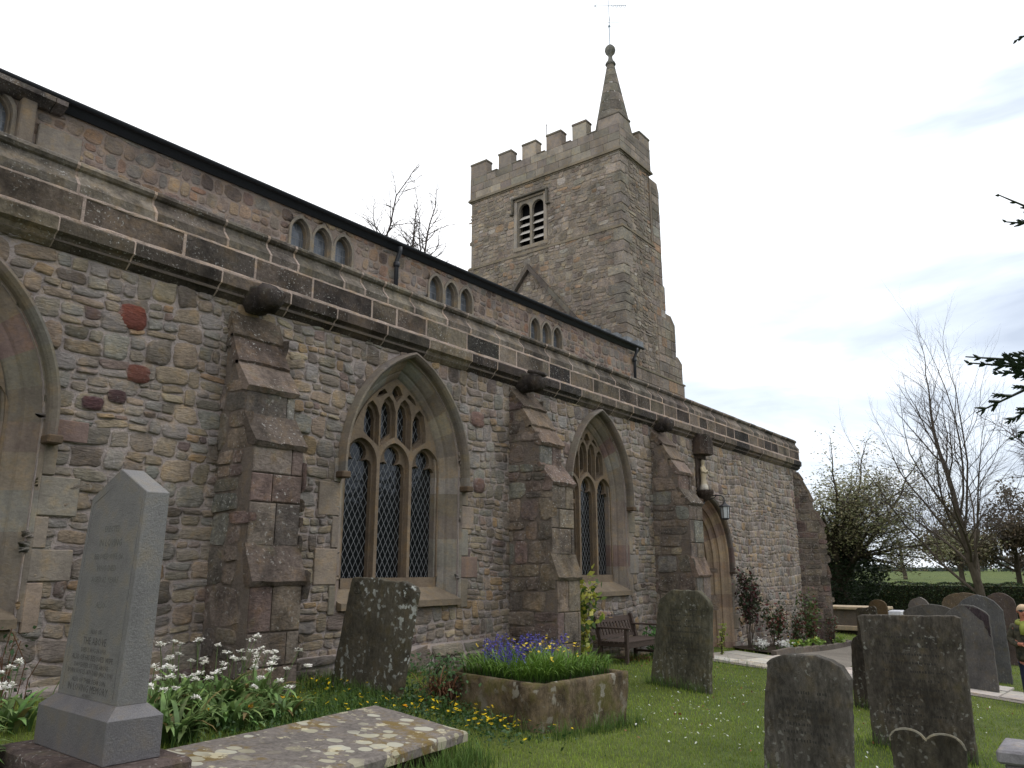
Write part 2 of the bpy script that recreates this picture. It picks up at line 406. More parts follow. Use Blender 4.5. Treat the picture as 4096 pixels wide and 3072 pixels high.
def ashlar(mb, fr, u0, u1, v0, v1, hs, w, pal, gap=.010, d=.012, r=rng, mi=0, inside=None, b=.006):
    """squared blocks laid in courses, each a shallow bevelled slab on its bed"""
    v = v0; row = 0
    while v < v1-.02:
        h = r.uniform(*hs); 
        if v1-(v+h) < hs[0]*.5: h = v1-v
        u = u0-(r.uniform(.2, .8)*w[0] if row % 2 else 0)
        while u < u1-.01:
            ww = r.uniform(*w); a0, a1 = max(u, u0), min(u+ww, u1)
            if a1-a0 > .05:
                p0, p1, q0, q1 = a0+gap/2, a1-gap/2, v+gap/2, v+h-gap/2
                if inside is None or inside((p0+p1)/2, (q0+q1)/2):
                    jd = d*r.uniform(.8, 1.25)
                    P = [(p0, q0), (p1, q0), (p1, q1), (p0, q1)]; Q = [(p0+b, q0+b), (p1-b, q0+b), (p1-b, q1-b), (p0+b, q1-b)]
                    mb.add([fr(x, y, -.004) for x, y in P]+[fr(x, y, jd*.6) for x, y in P]+[fr(x, y, jd) for x, y in Q],
                           [(0, 1, 5, 4), (1, 2, 6, 5), (2, 3, 7, 6), (3, 0, 4, 7), (4, 5, 9, 8), (5, 6, 10, 9), (6, 7, 11, 10), (7, 4, 8, 11), (8, 9, 10, 11)], pick(pal, r), mi)
            u += ww
        v += h; row += 1
def plate(name, outer, holes, y0, y1, mat, parent, col, bevel=0.0, loc=(0, 0, 0)):
    """flat plate in the x-z plane with holes, from y0 (front) to y1 (back)"""
    cu = bpy.data.curves.new(name, 'CURVE'); cu.dimensions = '2D'; cu.fill_mode = 'BOTH'
    cu.extrude = max((y1-y0)/2-bevel, .0005); cu.bevel_depth = bevel; cu.bevel_resolution = 0; cu.offset = -bevel if bevel else 0
    for poly in [outer]+list(holes):
        s = cu.splines.new('POLY'); s.points.add(len(poly)-1); s.use_cyclic_u = True
        for p, q in zip(s.points, poly): p.co = (q[0], q[1], 0, 1)
    ob = bpy.data.objects.new('tmp', cu); C.objects.link(ob)
    dg = bpy.context.evaluated_depsgraph_get(); dg.update()
    me = bpy.data.meshes.new_from_object(ob.evaluated_get(dg), depsgraph=dg)
    bpy.data.objects.remove(ob); bpy.data.curves.remove(cu)
    n = len(me.vertices); a = np.empty(n*3, np.float32); me.vertices.foreach_get('co', a); a = a.reshape(-1, 3)
    b = np.stack([a[:, 0], (y0+y1)/2-a[:, 2], a[:, 1]], 1); me.vertices.foreach_set('co', b.astype(np.float32).ravel())
    me.materials.clear(); me.materials.append(mat); me.name = name
    at = me.color_attributes.new('Col', 'FLOAT_COLOR', 'POINT'); cc = np.ones((n, 4), np.float32); cc[:, :3] = col; at.data.foreach_set('color', cc.ravel())
    me.polygons.foreach_set('use_smooth', np.zeros(len(me.polygons), bool)); me.update()
    return link(name, me, parent, loc)
def arch(a, Rr, spr, o=0.0, n=18):
    """two-centred pointed arch, right springing to apex to left springing"""
    c = Rr-a; tm = math.acos(c/(Rr+o)); p = [(-c+(Rr+o)*math.cos(tm*k/n), spr+(Rr+o)*math.sin(tm*k/n)) for k in range(n+1)]
    return p+[(-x, z) for x, z in reversed(p[:-1])]
def ground(x, y):
    x = np.asarray(x, float); y = np.asarray(y, float)
    z = 0.93-.05*np.minimum(x, 25)-.022*np.clip(x-25, 0, 25)+.077*np.clip(y, -14, .6)-.02*np.clip(-14-y, 0, 40)
    z = z+.0185*np.clip(x-60, 0, 110)+.03*np.sin(x*.9+.3)*np.sin(y*1.1)*np.clip((x-2)/8, 0, 1)*.6
    return z
def G(x, y): return float(ground(x, y))
# ================================================================== THE CHURCH
church = thing('church', 'old rubble stone church with buttressed aisle, clerestory and battlemented west tower', 'church')
# ---- aisle wall with arched windows and a doorway
WA, WR, WS = .845, 1.40, 3.12             # window half width, arc radius, springing height
WIN = [(1.80, 1.0), (7.465, 1.0), (12.45, .95)]      # centres, width scale
DA, DR, DS, DX = .70, 1.02, 1.98, 17.25
def hole(cx, k, o): return [(cx-(WA+o)*k, 1.36), (cx+(WA+o)*k, 1.36)]+[(cx+x*k, z) for x, z in arch(WA, WR, WS, o)]
def dhole(o): return [(DX-DA-o, -.6), (DX+DA+o, -.6)]+[(DX+x, z) for x, z in arch(DA, DR, DS, o)]
CORNER = 24.2
wall = plate('aisle_wall', [(-4, -1.2), (CORNER, -1.2), (CORNER, 5.15), (-4, 5.15)], [hole(c, k, .25) for c, k in WIN]+[dhole(.50)], 0.0, .55, M['mortar'], church, MORT)
mb = MB()
hp = [inpoly(hole(c, k, .30)) for c, k in WIN]+[inpoly(dhole(.56))]
def inside(u, v): return -3.5 < u < CORNER and v < 4.79 and not any(h(u, v) for h in hp)
fr = lambda u, v, d: (u, -d, v)
r1 = random.Random(11)
rubble(mb, fr, -3.4, 5.2, .6, 4.9, inside, PAL_WALL, bh=(.13, .28), w=(.13, .38), r=r1, n=18, jit=.085, dome=.018)
rubble(mb, fr, 5.2, 14.6, -.1, 4.9, inside, PAL_WALL, bh=(.13, .27), w=(.12, .34), r=r1, n=16, jit=.085, dome=.018)
rubble(mb, fr, 14.6, CORNER, -.7, 4.9, inside, PAL_WALL, bh=(.13, .25), w=(.11, .36), r=r1, n=12, dome=.016, split=.38, wa=.03, jit=.08)
# plinth of bigger blocks at the foot of the wall, left of the bench
rubble(mb, lambda u, v, d: (u, -.07-d, v), -3.4, 9.7, -.5, .86, lambda u, v: v < .86, [((136, 124, 112), 3), ((122, 102, 96), 1.6), ((150, 138, 122), 1.4), ((104, 92, 86), 1)], bh=(.30, .46), w=(.4, .9), gap=.02, dome=.03, r=r1, split=.15, n=16)
mb.box(-3.4, 9.72, -.07, .02, -1, .86, MORT, mi=1)
# a few odd red and purple stones the eye catches
def cobble(x, z, w, h, c):
    vs = []
    for s, dd in ((1, -.004), (.9, .03), (.55, .042)):
        for k in range(16):
            t = 2*math.pi*k/16; q = (abs(math.cos(t))**4+abs(math.sin(t))**4)**-.25
            vs.append((x+q*math.cos(t)*w/2*s*(1+r1.uniform(-.08, .08)), -dd*.62-r1.uniform(0, .006), z+q*math.sin(t)*h/2*s*(1+r1.uniform(-.05, .05))))
    vs.append((x, -.030, z)); fs = [(i*16+k, i*16+(k+1) % 16, (i+1)*16+(k+1) % 16, (i+1)*16+k) for i in range(2) for k in range(16)]+[(32+k, 32+(k+1) % 16, 48) for k in range(16)]
    mb.add(vs, fs, [tuple(a*.2+b*.8 for a, b in zip(lin(c), MORT))]*16+[tuple(a*(1-k)+b*k for a, b in zip(lin(c), MORT)) for k in [max(0, r1.uniform(-.4, .4)) for _ in range(16)]]+[lin(c)]*17)
for a in [(3.58, 4.28, .30, .27, (118, 72, 63)), (3.70, 3.72, .25, .19, (124, 84, 74)), (3.30, 3.36, .21, .14, (90, 66, 68)), (3.52, 3.46, .19, .14, (84, 66, 66)), (8.95, 4.05, .34, .26, (132, 108, 100)), (9.0, 3.05, .26, .24, (126, 104, 98))]: cobble(*a)
mb.build('stonework', [M['rubble'], M['mortar']], wall, smooth=True)

# ---- parapet: string course, flat course, hollow-moulded coping with a roll
par = MB(); rp = random.Random(5)
def course(prof, x0, x1, wmin, wmax, jw, jcol, pal, jproud=.004, jprof=None, offs=0):
    """prof: (y,z) outline of one moulded course, cut into blocks with raised pointing between"""
    x = x0-offs
    while x < x1:
        w = rp.uniform(wmin, wmax); a, b = max(x, x0), min(x+w, x1)
        if b-a > .1:
            dy = rp.uniform(-.008, .008)
            par.prism([(y+dy, z) for y, z in prof], 0, a+jw/2, b-jw/2, pick(pal, rp, .2))
            cy = sum(p[0] for p in prof)/len(prof); cz = sum(p[1] for p in prof)/len(prof)
            k = 1+jproud
            jp = [(y-(jproud if y < -.02 else -.004), z) for y, z in prof]
            if b < x1-.05: par.prism(jp, 0, b-jw/2, b+jw/2, (lambda q: tuple(v*q for v in jcol))(rp.uniform(.7, 1.05)), mi=1)
        x += w
X0, X1 = -3.5, CORNER+.10
STR = [(.2, 4.745), (-.02, 4.745), (-.07, 4.79), (-.10, 4.845), (-.15, 4.875), (-.155, 4.995), (-.12, 5.022), (.2, 5.022)]
FLT = [(.2, 5.048), (-.10, 5.048), (-.10, 5.30), (.2, 5.30)]
COP = [(.25, 5.322), (-.10, 5.322), (-.105, 5.41), (-.085, 5.435), (-.045, 5.485), (-.015, 5.53), (-.005, 5.585), (-.03, 5.60), (-.05, 5.63), (-.04, 5.665), (-.01, 5.685), (.03, 5.68), (.06, 5.655), (.25, 5.62)]
course(STR, X0, X1, .55, 1.0, .014, MORT_PINK, PAL_PARA)
course(FLT, X0, X1, .42, 1.05, .032, MORT_PINK, PAL_PARA)
course(COP, X0, X1, .35, .95, .028, MORT_PINK, [((112, 102, 90), 4), ((98, 88, 78), 3), ((124, 114, 98), 1.5)], .006)
def wavy(z, y, h):
    n = 260; vs = []
    for i in range(n+1):
        x = X0+(X1-X0)*i/n
        for (a, b) in ((0, -h), (-.008, -h*.6), (-.009, h*.6), (0, h)): vs.append((x, y+a+rp.uniform(-.004, .003), z+b+rp.uniform(-.005, .005)))
    par.add(vs, [(i*4+k, (i+1)*4+k, (i+1)*4+k+1, i*4+k+1) for i in range(n) for k in range(3)], MORT_PINK, 1)
wavy(5.036, -.104, .021); wavy(5.312, -.096, .018)
par.box(X0, X1, -.085, .2, 4.80, 5.32, MORT_DK, mi=1); par.box(X0, X1, .03, .24, 5.321, 5.61, MORT_DK, mi=1)
par.build('parapet', [M['parapet'], M['mortar']], church)
# parapet turning the far corner
par = MB()
for prof, ww in ((STR, .8), (FLT, .7), (COP, .8)):
    y = 0
    while y < 4.6:
        b = min(4.6, y+ww); par.prism([(CORNER-p+.0, z) for p, z in prof], 1, y+.01, b-.01, pick(PAL_PARA, rp, .2)) if False else par.prism([(CORNER-p, z) for p, z in prof], 1, y+.01, b-.01, pick(PAL_PARA, rp, .2)); y = b
par.build('parapet_return', [M['parapet'], M['mortar']], church)
mb = MB()
rubble(mb, lambda u, v, d: (CORNER+d, u, v), .0, 6, -1, 4.85, lambda u, v: u > .02 and v < 4.85, PAL_WALL, bh=(.2, .3), w=(.16, .36), r=r1, n=10)
mb.box(CORNER-.5, CORNER-.001, .56, 5.0, -1, 5.6, MORT, mi=1)
mb.build('west_wall', [M['rubble'], M['mortar']], church, smooth=True)

# ---- pointed three-light windows
def reveal(name, a, Rr, spr, zb, prof, pal, parent, loc, k=1.0, seg=3, n=18, jl=(.30, .48), r=rng, mat=None):
    """dressed jambs and arch swept along the opening; prof = (offset, y) from the glass outwards; each voussoir has its own colour"""
    mb = MB(); np_ = len(prof)
    rings = []
    zs = [zb]; 
    while zs[-1] < spr-.2: zs.append(min(zs[-1]+r.uniform(*jl), spr))
    if zs[-1] < spr: zs.append(spr)
    path = [('r', z) for z in zs]
    A = [arch(a, Rr, spr, o, n) for o, y in prof]
    def ring_j(z, s): return [(s*(a+o)*k, y, z) for o, y in prof]
    def ring_a(i): return [(A[j][i][0]*k, prof[j][1], A[j][i][1]) for j in range(np_)]
    def strip(r0, r1, col): mb.add(r0+r1, [(j, j+1, np_+j+1, np_+j) for j in range(np_-1)], col)
    for s in (1, -1):
        for z0, z1 in zip(zs[:-1], zs[1:]): strip(ring_j(z0, s), ring_j(z1, s), pick(pal, r))
    for i in range(0, 2*n, seg):
        col = pick(pal, r)
        for m in range(i, min(i+seg, 2*n)): strip(ring_a(m), ring_a(m+1), col)
    return mb, zs
def window(cx, k, mats_r):
    r = random.Random(int(cx*10))
    prof = [(-.02, .42), (0, .40), (0, .25), (.03, .235), (.055, .20), (.10, .165), (.125, .16), (.14, .125), (.20, .055), (.25, .03), (.26, -.005), (.285, -.022), (.30, -.022), (.30, .03)]
    mb, zs = reveal('window', WA, WR, WS, 1.40, prof, PAL_DRESS, church, None, k, r=r)
    w0 = (WA+.292)*k
    for s in (1, -1):                       # long and short jamb blocks bonded into the wall
        z = 1.30; i = 0
        while z < WS-.05:
            h = r.uniform(.27, .44); h = min(h, WS+.05-z); w = (.30 if i % 2 else .12)*r.uniform(.8, 1.25)
            x0, x1 = (w0, w0+w) if s > 0 else (-w0-w, -w0)
            mb.box(x0, x1, -.028, .05, z+.006, z+h-.006, pick(PAL_DRESS, r), .008); z += h; i += 1
    o = mb.build('window', M['dressed'], church, loc=(cx, 0, 0))
    # hood mould with turned stops
    hb = MB()
    hprof = [(.262, -.015), (.262, -.09), (.275, -.12), (.305, -.15), (.33, -.145), (.345, -.03), (.345, .0)]
    A = [arch(WA, WR, WS, q, 24) for q, y in hprof]; nn = len(hprof)
    for i in range(0, 48, 4):
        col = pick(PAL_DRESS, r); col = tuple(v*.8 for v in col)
        for m in range(i, i+4):
            ra = [(A[j][m][0]*k, hprof[j][1], A[j][m][1]) for j in range(nn)]; rb = [(A[j][m+1][0]*k, hprof[j][1], A[j][m+1][1]) for j in range(nn)]
            hb.add(ra+rb, [(j, j+1, nn+j+1, nn+j) for j in range(nn-1)], col)
    for s in (1, -1):
        ra = [(s*(WA+q)*k, y, WS) for q, y in hprof]; rb = [(s*(WA+q)*k, y, WS-.12) for q, y in hprof]
        hb.add(ra+rb, [(j, j+1, nn+j+1, nn+j) for j in range(nn-1)]+[tuple(nn+j for j in range(nn))], tuple(v*.8 for v in pick(PAL_DRESS, r)))
        xa = s*(WA+.25)*k; xb = s*(WA+.38)*k
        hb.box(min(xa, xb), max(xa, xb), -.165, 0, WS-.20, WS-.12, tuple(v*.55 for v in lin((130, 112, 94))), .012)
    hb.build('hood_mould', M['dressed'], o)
    # tracery: outer layer of pointed heads, inner layer of cusped lights
    W3 = [-.61, 0, .61]
    def light_front(c): return [(c-.278, 1.72), (c+.278, 1.72)]+[(c+x, z) for x, z in arch(.278, .325, 3.20, 0, 10)]
    def light_back(c):
        w = .243
        h = [(1, 1.70), (1, 3.12), (.97, 3.19), (.85, 3.235), (.62, 3.255), (.45, 3.245), (.36, 3.232), (.50, 3.27), (.58, 3.32), (.56, 3.38), (.42, 3.43), (.2, 3.465), (0, 3.48)]
        return [(c+a*w, z) for a, z in h]+[(c-a*w, z) for a, z in reversed(h[:-1])]
    def upper(front, c):
        w = .136 if front else .100; zt = 4.16 if abs(c) < .3 else 4.05; s = 1 if c > 0 else -1
        # floor slopes along the back of the light below
        inn, outr = (c-s*w, c+s*w)
        near0 = abs(c) < .3
        zi, zo = (3.60, 3.44) if near0 else (3.44, 3.60)
        if not front: zi += .05; zo += .05
        zsh = zt-.20 if front else zt-.24; zp = zt if front else zt-.07
        p = [(inn, zi), (inn, zsh), ((inn+c)/2-(s*w*.12), (zsh+zp)/2+.035), (c, zp), ((outr+c)/2+(s*w*.12), (zsh+zp)/2+.035), (outr, zsh-(0 if near0 else .09)), (outr, zo)]
        return p if s < 0 else p
    outer = [(-WA-.02, 1.55), (WA+.02, 1.55)]+arch(WA+.02, WR+.02, WS, 0)
    dia = lambda q: [(0, 4.09+q), (.105-q, 4.215), (.05-q*.5, 4.31-q), (0, 4.335-q), (-.05+q*.5, 4.31-q), (-.105+q, 4.215)]
    eye = lambda s, q: [(s*(.185+q), 4.20), (s*(.30), 4.135+q), (s*(.385-q), 4.10+q*.3), (s*.335, 4.19-q*.5), (s*(.24), 4.25-q)]
    front = [light_front(c) for c in W3]+[upper(True, c) for c in (-.455, -.153, .153, .455)]+[dia(0), eye(1, 0), eye(-1, 0)]
    back = [light_back(c) for c in W3]+[upper(False, c) for c in (-.455, -.153, .153, .455)]+[dia(.02), eye(1, .012), eye(-1, .012)]
    sc = lambda P: [(x*k, z) for x, z in P]
    tr = plate('tracery', sc(outer), [sc(p) for p in front], .215, .285, M['dressed'], o, lin((128, 114, 98)))
    plate('cusping', sc(outer), [sc(p) for p in back], .285, .375, M['dressed'], tr, lin((112, 99, 85)))
    g = MB(); g.prism(sc(outer), 1, .345, .352, (.5, .5, .5))
    g.build('glass', M['glass'], o)
    s = MB()                                 # sloping sill
    s.prism([(.40, 1.66), (.34, 1.665), (-.03, 1.44), (-.085, 1.43), (-.085, 1.35), (.40, 1.35)], 0, -(WA+.24)*k, (WA+.24)*k, lin((128, 116, 100)))
    s.build('sill', M['dressed'], o)
for cx, k in WIN: window(cx, k, None)

# ---- buttresses
def buttress(name, x, rot, width, prof, r, pal=PAL_BUTT, loc_y=0.0):
    """prof: list of ('s',(y0,z0),(y1,z1)) sloped weatherings and the upright faces between"""
    body = [(.3, -1.3), (.3, prof[0][0][1])]
    for (y0, z0), (y1, z1) in prof:
        body += [(y0, z0), (y1+.03, z1)]
    body += [(prof[-1][1][0]+.03, -1.3)]
    mb = MB(); mb.prism(body, 0, 0, width, MORT_DK, mi=1)
    ins = inpoly([(y*1.0+.004, z) for y, z in body])
    for fr in (lambda u, v, d: (-d, u, v), lambda u, v, d: (width+d, u, v)):
        rubble(mb, fr, -1.1, .22, -.9, 4.6, lambda u, v: u > 0 or ins(u, v), pal, bh=(.26, .42), w=(.24, .60), gap=.014, dome=.018, split=.45, sq=(5, 10), wa=.012, r=r, n=16, smear=MORT_DK, rot=.01)
    for i, ((y0, z0), (y1, z1)) in enumerate(prof):
        zt = z1-.03; zb = prof[i+1][0][1]-.02 if i+1 < len(prof) else -1.0; yf = y1+.03
        if zt-zb > .15:
            ashlar(mb, lambda u, v, d, yf=yf: (u, yf-d, v), 0, width, zb, zt, (.26, .46), (.26, .55), pal, gap=.012, d=.02, r=r, b=.012)
    o = mb.build(name, [M['buttress'], M['mortar']], church, loc=(x, loc_y, 0))
    o.rotation_euler = (0, 0, rot)
    for (y0, z0), (y1, z1) in prof:
        w = MB(); L = math.hypot(y1-y0, z1-z0); ny, nz = (z1-z0)/L, -(y1-y0)/L
        if nz < 0: ny, nz = -ny, -nz
        ty, tz = (y1-y0)/L, (z1-z0)/L
        n = 5; vs = []; j = [r.uniform(-.008, .008) for _ in range(8)]
        P = [(y0+.03, z0+.0), (y0+ny*.02-ty*.0, z0+nz*.02), (y0*.4+y1*.6+ny*.02-.0, z0*.4+z1*.6+nz*.02), (y1+ny*.028+ty*.02, z1+nz*.02+tz*.02), (y1-.005, z1-.055), (y1+.10, z1-.035)]
        m = 7
        for a in range(m+1):
            x_ = -.018+(width+.036)*a/m
            for q, (yy, zz) in enumerate(P): vs.append((x_, yy+(r.uniform(-.008, .008) if 0 < q < 5 else 0), zz+(r.uniform(-.008, .008) if 0 < q < 5 else 0)))
        k = len(P); fs = [(a*k+q, (a+1)*k+q, (a+1)*k+q+1, a*k+q+1) for a in range(m) for q in range(k-1)]+[tuple(range(k))[::-1], tuple(m*k+q for q in range(k))]
        w.add(vs, fs, pick([((118, 98, 82), 3), ((126, 106, 90), 2), ((106, 90, 78), 1.5)], r))
        w.build('weathering', M['buttress'], o, smooth=False)
    return o
PB1 = [((0, 4.63), (-.12, 4.36)), ((-.10, 4.35), (-.25, 4.05)), ((-.23, 4.03), (-.46, 3.73)), ((-.43, 3.43), (-.66, 3.12)), ((-.62, 2.08), (-.77, 1.73))]
PB2 = [((0, 4.69), (-.27, 4.37)), ((-.25, 4.35), (-.44, 4.05)), ((-.42, 4.03), (-.62, 3.76)), ((-.58, 3.43), (-.82, 3.13)), ((-.78, 2.06), (-.91, 1.72))]
PB4 = [((0, 4.66), (-.13, 4.45)), ((-.13, 4.40), (-.42, 3.82)), ((-.42, 3.52), (-.72, 3.08)), ((-.70, 1.9), (-.76, 1.60))]
buttress('buttress', 4.65, 0, .62, PB1, random.Random(3))
buttress('buttress', 9.75, 0, .62, PB2, random.Random(4))
buttress('buttress', 14.60, 0, .62, PB2, random.Random(5))
o = buttress('corner_buttress', CORNER-.30, R_(45), .60, PB4, random.Random(6), [((112, 98, 84), 3), ((96, 84, 74), 2), ((122, 104, 84), 1.4), ((104, 80, 74), 1)], loc_y=-.12)

# ---- waterspouts over the buttresses
def spout(x, kind, r):
    mb = MB(); dk = lin((66, 60, 57))
    prof = []
    n = 12; secs = [(0.1, .17, .14), (-.12, .175, .145), (-.22, .14, .11), (-.30, .165, .14), (-.40, .13, .09), (-.46, .09, .07)] if kind else [(0.1, .15, .13), (-.12, .165, .14), (-.22, .14, .12), (-.32, .15, .13), (-.38, .10, .08)]
    vs = []
    for (y, a, b) in secs:
        for k in range(n):
            t = 2*math.pi*k/n; q = (abs(math.cos(t))**3+abs(math.sin(t))**3)**(-1/3)
            vs.append((a*q*math.cos(t)+r.uniform(-.012, .012), y+r.uniform(-.01, .01), 4.86+b*q*math.sin(t)+(y*.12)+(-.05 if abs(math.sin(t)+1) < .14 else 0)+r.uniform(-.012, .012)))
    fs = [(i*n+k, i*n+(k+1) % n, (i+1)*n+(k+1) % n, (i+1)*n+k) for i in range(len(secs)-1) for k in range(n)]+[tuple((len(secs)-1)*n+k for k in range(n))]
    mb.add(vs, fs, dk)
    if kind == 2:                              # open beak with a hollow channel
        mb.tube([(-.16, -.28, 4.95), (-.13, -.42, 4.93), (0, -.47, 4.91), (.13, -.42, 4.93), (.16, -.28, 4.95)], [.03, .035, .03, .035, .03], 6, dk)
    mb.tube([(-.12, -.18, 4.72), (0, -.22, 4.69), (.12, -.18, 4.72)], .05, 6, dk)
    ob = mb.build('waterspout', M['parapet'], church, smooth=True, loc=(x, 0, 0))
    ob['label'] = 'black weathered stone waterspout'
spout(4.93, 1, random.Random(1)); spout(10.05, 2, random.Random(2)); spout(14.88, 0, random.Random(3))

# ---- south doorway
prof = [(0, .75), (0, .50), (.03, .475), (.07, .46), (.09, .42), (.085, .38), (.13, .36), (.17, .345), (.20, .30), (.195, .26), (.24, .24), (.28, .225), (.31, .18), (.305, .14), (.35, .12), (.40, .10), (.43, .05), (.44, .0), (.47, -.02), (.54, -.02), (.54, .04)]
rd = random.Random(9)
mb, zs = reveal('doorway', DA, DR, DS, -.6, prof, [((156, 130, 100), 4), ((146, 118, 96), 2), ((140, 108, 98), 1)], church, None, r=rd, n=24, seg=4)
for s in (1, -1):
    z = -.5; i = 0
    while z < DS-.05:
        h = min(rd.uniform(.26, .42), DS+.05-z); w = (.28 if i % 2 else .12)*rd.uniform(.8, 1.2); a = DA+.53
        mb.box(min(s*a, s*(a+w)), max(s*a, s*(a+w)), -.028, .05, z+.006, z+h-.006, pick(PAL_DRESS, rd), .008); z += h; i += 1
dw = mb.build('doorway', M['dressed'], church, loc=(DX, 0, 0))
hb = MB(); hprof = [(.47, -.02), (.47, -.09), (.49, -.12), (.55, -.13), (.60, -.03), (.60, 0)]; nn = len(hprof)
A = [arch(DA, DR, DS, q, 24) for q, y in hprof]
for m in range(48):
    ra = [(A[j][m][0], hprof[j][1], A[j][m][1]) for j in range(nn)]; rb = [(A[j][m+1][0], hprof[j][1], A[j][m+1][1]) for j in range(nn)]
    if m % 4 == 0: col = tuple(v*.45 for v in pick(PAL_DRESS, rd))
    hb.add(ra+rb, [(j, j+1, nn+j+1, nn+j) for j in range(nn-1)], col)
for s in (1, -1):
    ra = [(s*(DA+q), y, DS) for q, y in hprof]; rb = [(s*(DA+q), y, DS-.22) for q, y in hprof]
    hb.add(ra+rb, [(j, j+1, nn+j+1, nn+j) for j in range(nn-1)]+[tuple(nn+j for j in range(nn))], col)
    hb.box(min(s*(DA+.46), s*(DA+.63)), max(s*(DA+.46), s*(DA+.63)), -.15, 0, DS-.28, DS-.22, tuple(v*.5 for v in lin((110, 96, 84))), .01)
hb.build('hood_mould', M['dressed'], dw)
d = MB()
for i in range(7): d.box(-.70+.2*i, -.70+.2*i+.195, .60, .66, -.4, 3.1, (.5, .5, .5), .01)
d.build('door', M['door'], dw)

# ---- statue niche parts over the door, fixed to the wall: canopy and corbel
mb = MB(); dk = lin((74, 64, 58))
NX = 16.95
mb.prism([(NX-.27, 0), (NX-.27, -.20), (NX-.15, -.33), (NX+.15, -.33), (NX+.27, -.20), (NX+.27, 0)], 2, 4.40, 4.80, dk)
mb.prism([(NX-.25, 0), (NX-.25, -.17), (NX-.12, -.29), (NX+.12, -.29), (NX+.25, -.17), (NX+.25, 0)], 2, 4.80, 4.86, dk)
mb.prism([(NX-.16, 0), (NX-.16, -.14), (NX+.16, -.14), (NX+.16, 0)], 2, 4.30, 4.40, dk)
cn = mb.build('niche_canopy', M['parapet'], church)
mb = MB(); mb.box(NX-.2, NX+.2, -.06, -.035, 3.55, 4.36, dk)  # dark flat panel paints the shade of the niche recess
mb.build('niche_shade_panel', M['parapet'], church)
mb = MB(); mb.lathe([(.06, -.22), (.13, -.16), (.20, -.07), (.22, -.02), (.22, .02)], 12, dk, at=(NX, -.12, 3.56)); mb.build('niche_corbel', M['parapet'], church)

# ---- aisle roof, clerestory, nave roof
mb = MB(); mb.prism([(.4, 5.2), (.4, 5.3), (5.0, 7.55), (5.0, 7.4)], 0, -3.5, 23.9, (.05, .05, .05)); mb.build('aisle_roof', M['slate'], church)
CY = 5.0; CT = 8.955; WT = 9.18
def fall(mb): mb.v = [(x, y, z+.0130*(x-4.4)) for x, y, z in mb.v]; return mb   # the old eaves are not quite level
CW = [(9.75, CY), (13.84, CY), (18.04, CY)]
def lancets(cx, dy=0): return [[(cx+i*.57-.232, 7.5), (cx+i*.57+.232, 7.5)]+[(cx+i*.57+x, z) for x, z in arch(.232, .345, 8.56, 0, 8)] for i in (-1, 0, 1)]
def cl_out(cx, q=0): return [(cx-.875-q, 7.4), (cx+.875+q, 7.4)]+[(cx+i*.57+x, z) for i in (1, 0, -1) for x, z in arch(.284+q, .41+q, 8.57, 0, 8)]
cwl = plate('clerestory_wall', [(-3, 6), (23.5, 6), (23.5, WT), (-3, WT)], [cl_out(c, -.04) for c, _ in CW+[(3.0, 0)]], CY, CY+.6, M['mortar'], church, lin((150, 136, 126)))
mb = MB(); ci = [inpoly(cl_out(c, .06)) for c, _ in CW+[(3.0, 0)]]
rubble(mb, lambda u, v, d: (u, CY-d, v), -3, 23.45, 7.9, WT, lambda u, v: v < WT and u < 23.45 and not any(f(u, v) for f in ci), PAL_CLER, bh=(.20, .30), w=(.18, .44), gap=.022, dome=.012, split=.35, n=12, smear=lin((160, 144, 132)), r=random.Random(21), sq=(3.4, 7))
mb.build('stonework', [M['rubble']], cwl, smooth=True)
for cx, _ in CW+[(3.0, 0)]:
    mb = MB(); ol = cl_out(0)
    w = plate('clerestory_window', cl_out(0), lancets(0), CY-.03, CY+.06, M['dressed'], church, lin((138, 130, 118)), loc=(cx, 0, 0))
    plate('mullions', cl_out(0, -.06), [[(i*.57-.198, 7.5), (i*.57+.198, 7.5)]+[(i*.57+x, z) for x, z in arch(.198, .31, 8.56, 0, 8)] for i in (-1, 0, 1)], CY+.06, CY+.20, M['dressed'], w, lin((132, 122, 108)))
    for i in (-1, 0, 1):
        g = MB(); g.box(i*.57-.21, i*.57+.21, CY+.16, CY+.165, 7.5, 8.82, (.5, .5, .5)); g.build('pane', M['glass_sq'], w)
mb = MB()
mb.prism([(CY-.16, CT+.12), (CY-.05, CT+.0), (CY-.02, CT+.0), (CY-.02, CT+.16), (CY-.1, CT+.16)], 0, -3.2, 23.62, (.05, .05, .05)); fall(mb).build('eaves_board', M['iron'], church)
mb = MB(); n = 8; gp = [(CY-.19+.062*math.cos(math.pi+math.pi*k/n), CT+.16+.062*math.sin(math.pi+math.pi*k/n)) for k in range(n+1)]
mb.prism(gp+[(CY-.19+.05, CT+.165), (CY-.19-.05, CT+.165)], 0, -3.2, 23.75, (.03, .03, .03)); fall(mb).build('gutter', M['iron'], church)
for x in (11.83, 23.25):
    CT0 = CT; CT = CT0+.013*(x-4.4); mb = MB(); mb.tube([(x, CY-.2, CT+.06), (x, CY-.2, CT-.05), (x, CY-.10, CT-.25), (x, CY-.10, 7.4)], [.055, .05, .05, .05], 10, (.03, .03, .03))
    mb.lathe([(.05, 0), (.075, .04), (.075, .12), (.05, .14)], 10, (.03, .03, .03), at=(x, CY-.10, CT-.42)); mb.build('downpipe', M['iron'], church, smooth=True); CT = CT0
mb = MB(); RID = (9.3, 11.45)
mb.prism([(CY-.18, CT+.15), (CY-.18, CT+.19), (RID[0], RID[1]+.06), (13.8, CT+.26), (13.8, CT+.1), (RID[0], RID[1]-.2)], 0, 1.0, 23.95, (.05, .05, .05)); fall(mb)
nr = mb.build('nave_roof', M['slate'], church)
mb = MB(); sl = (RID[1]-CT-.13)/(RID[0]-CY+.18)
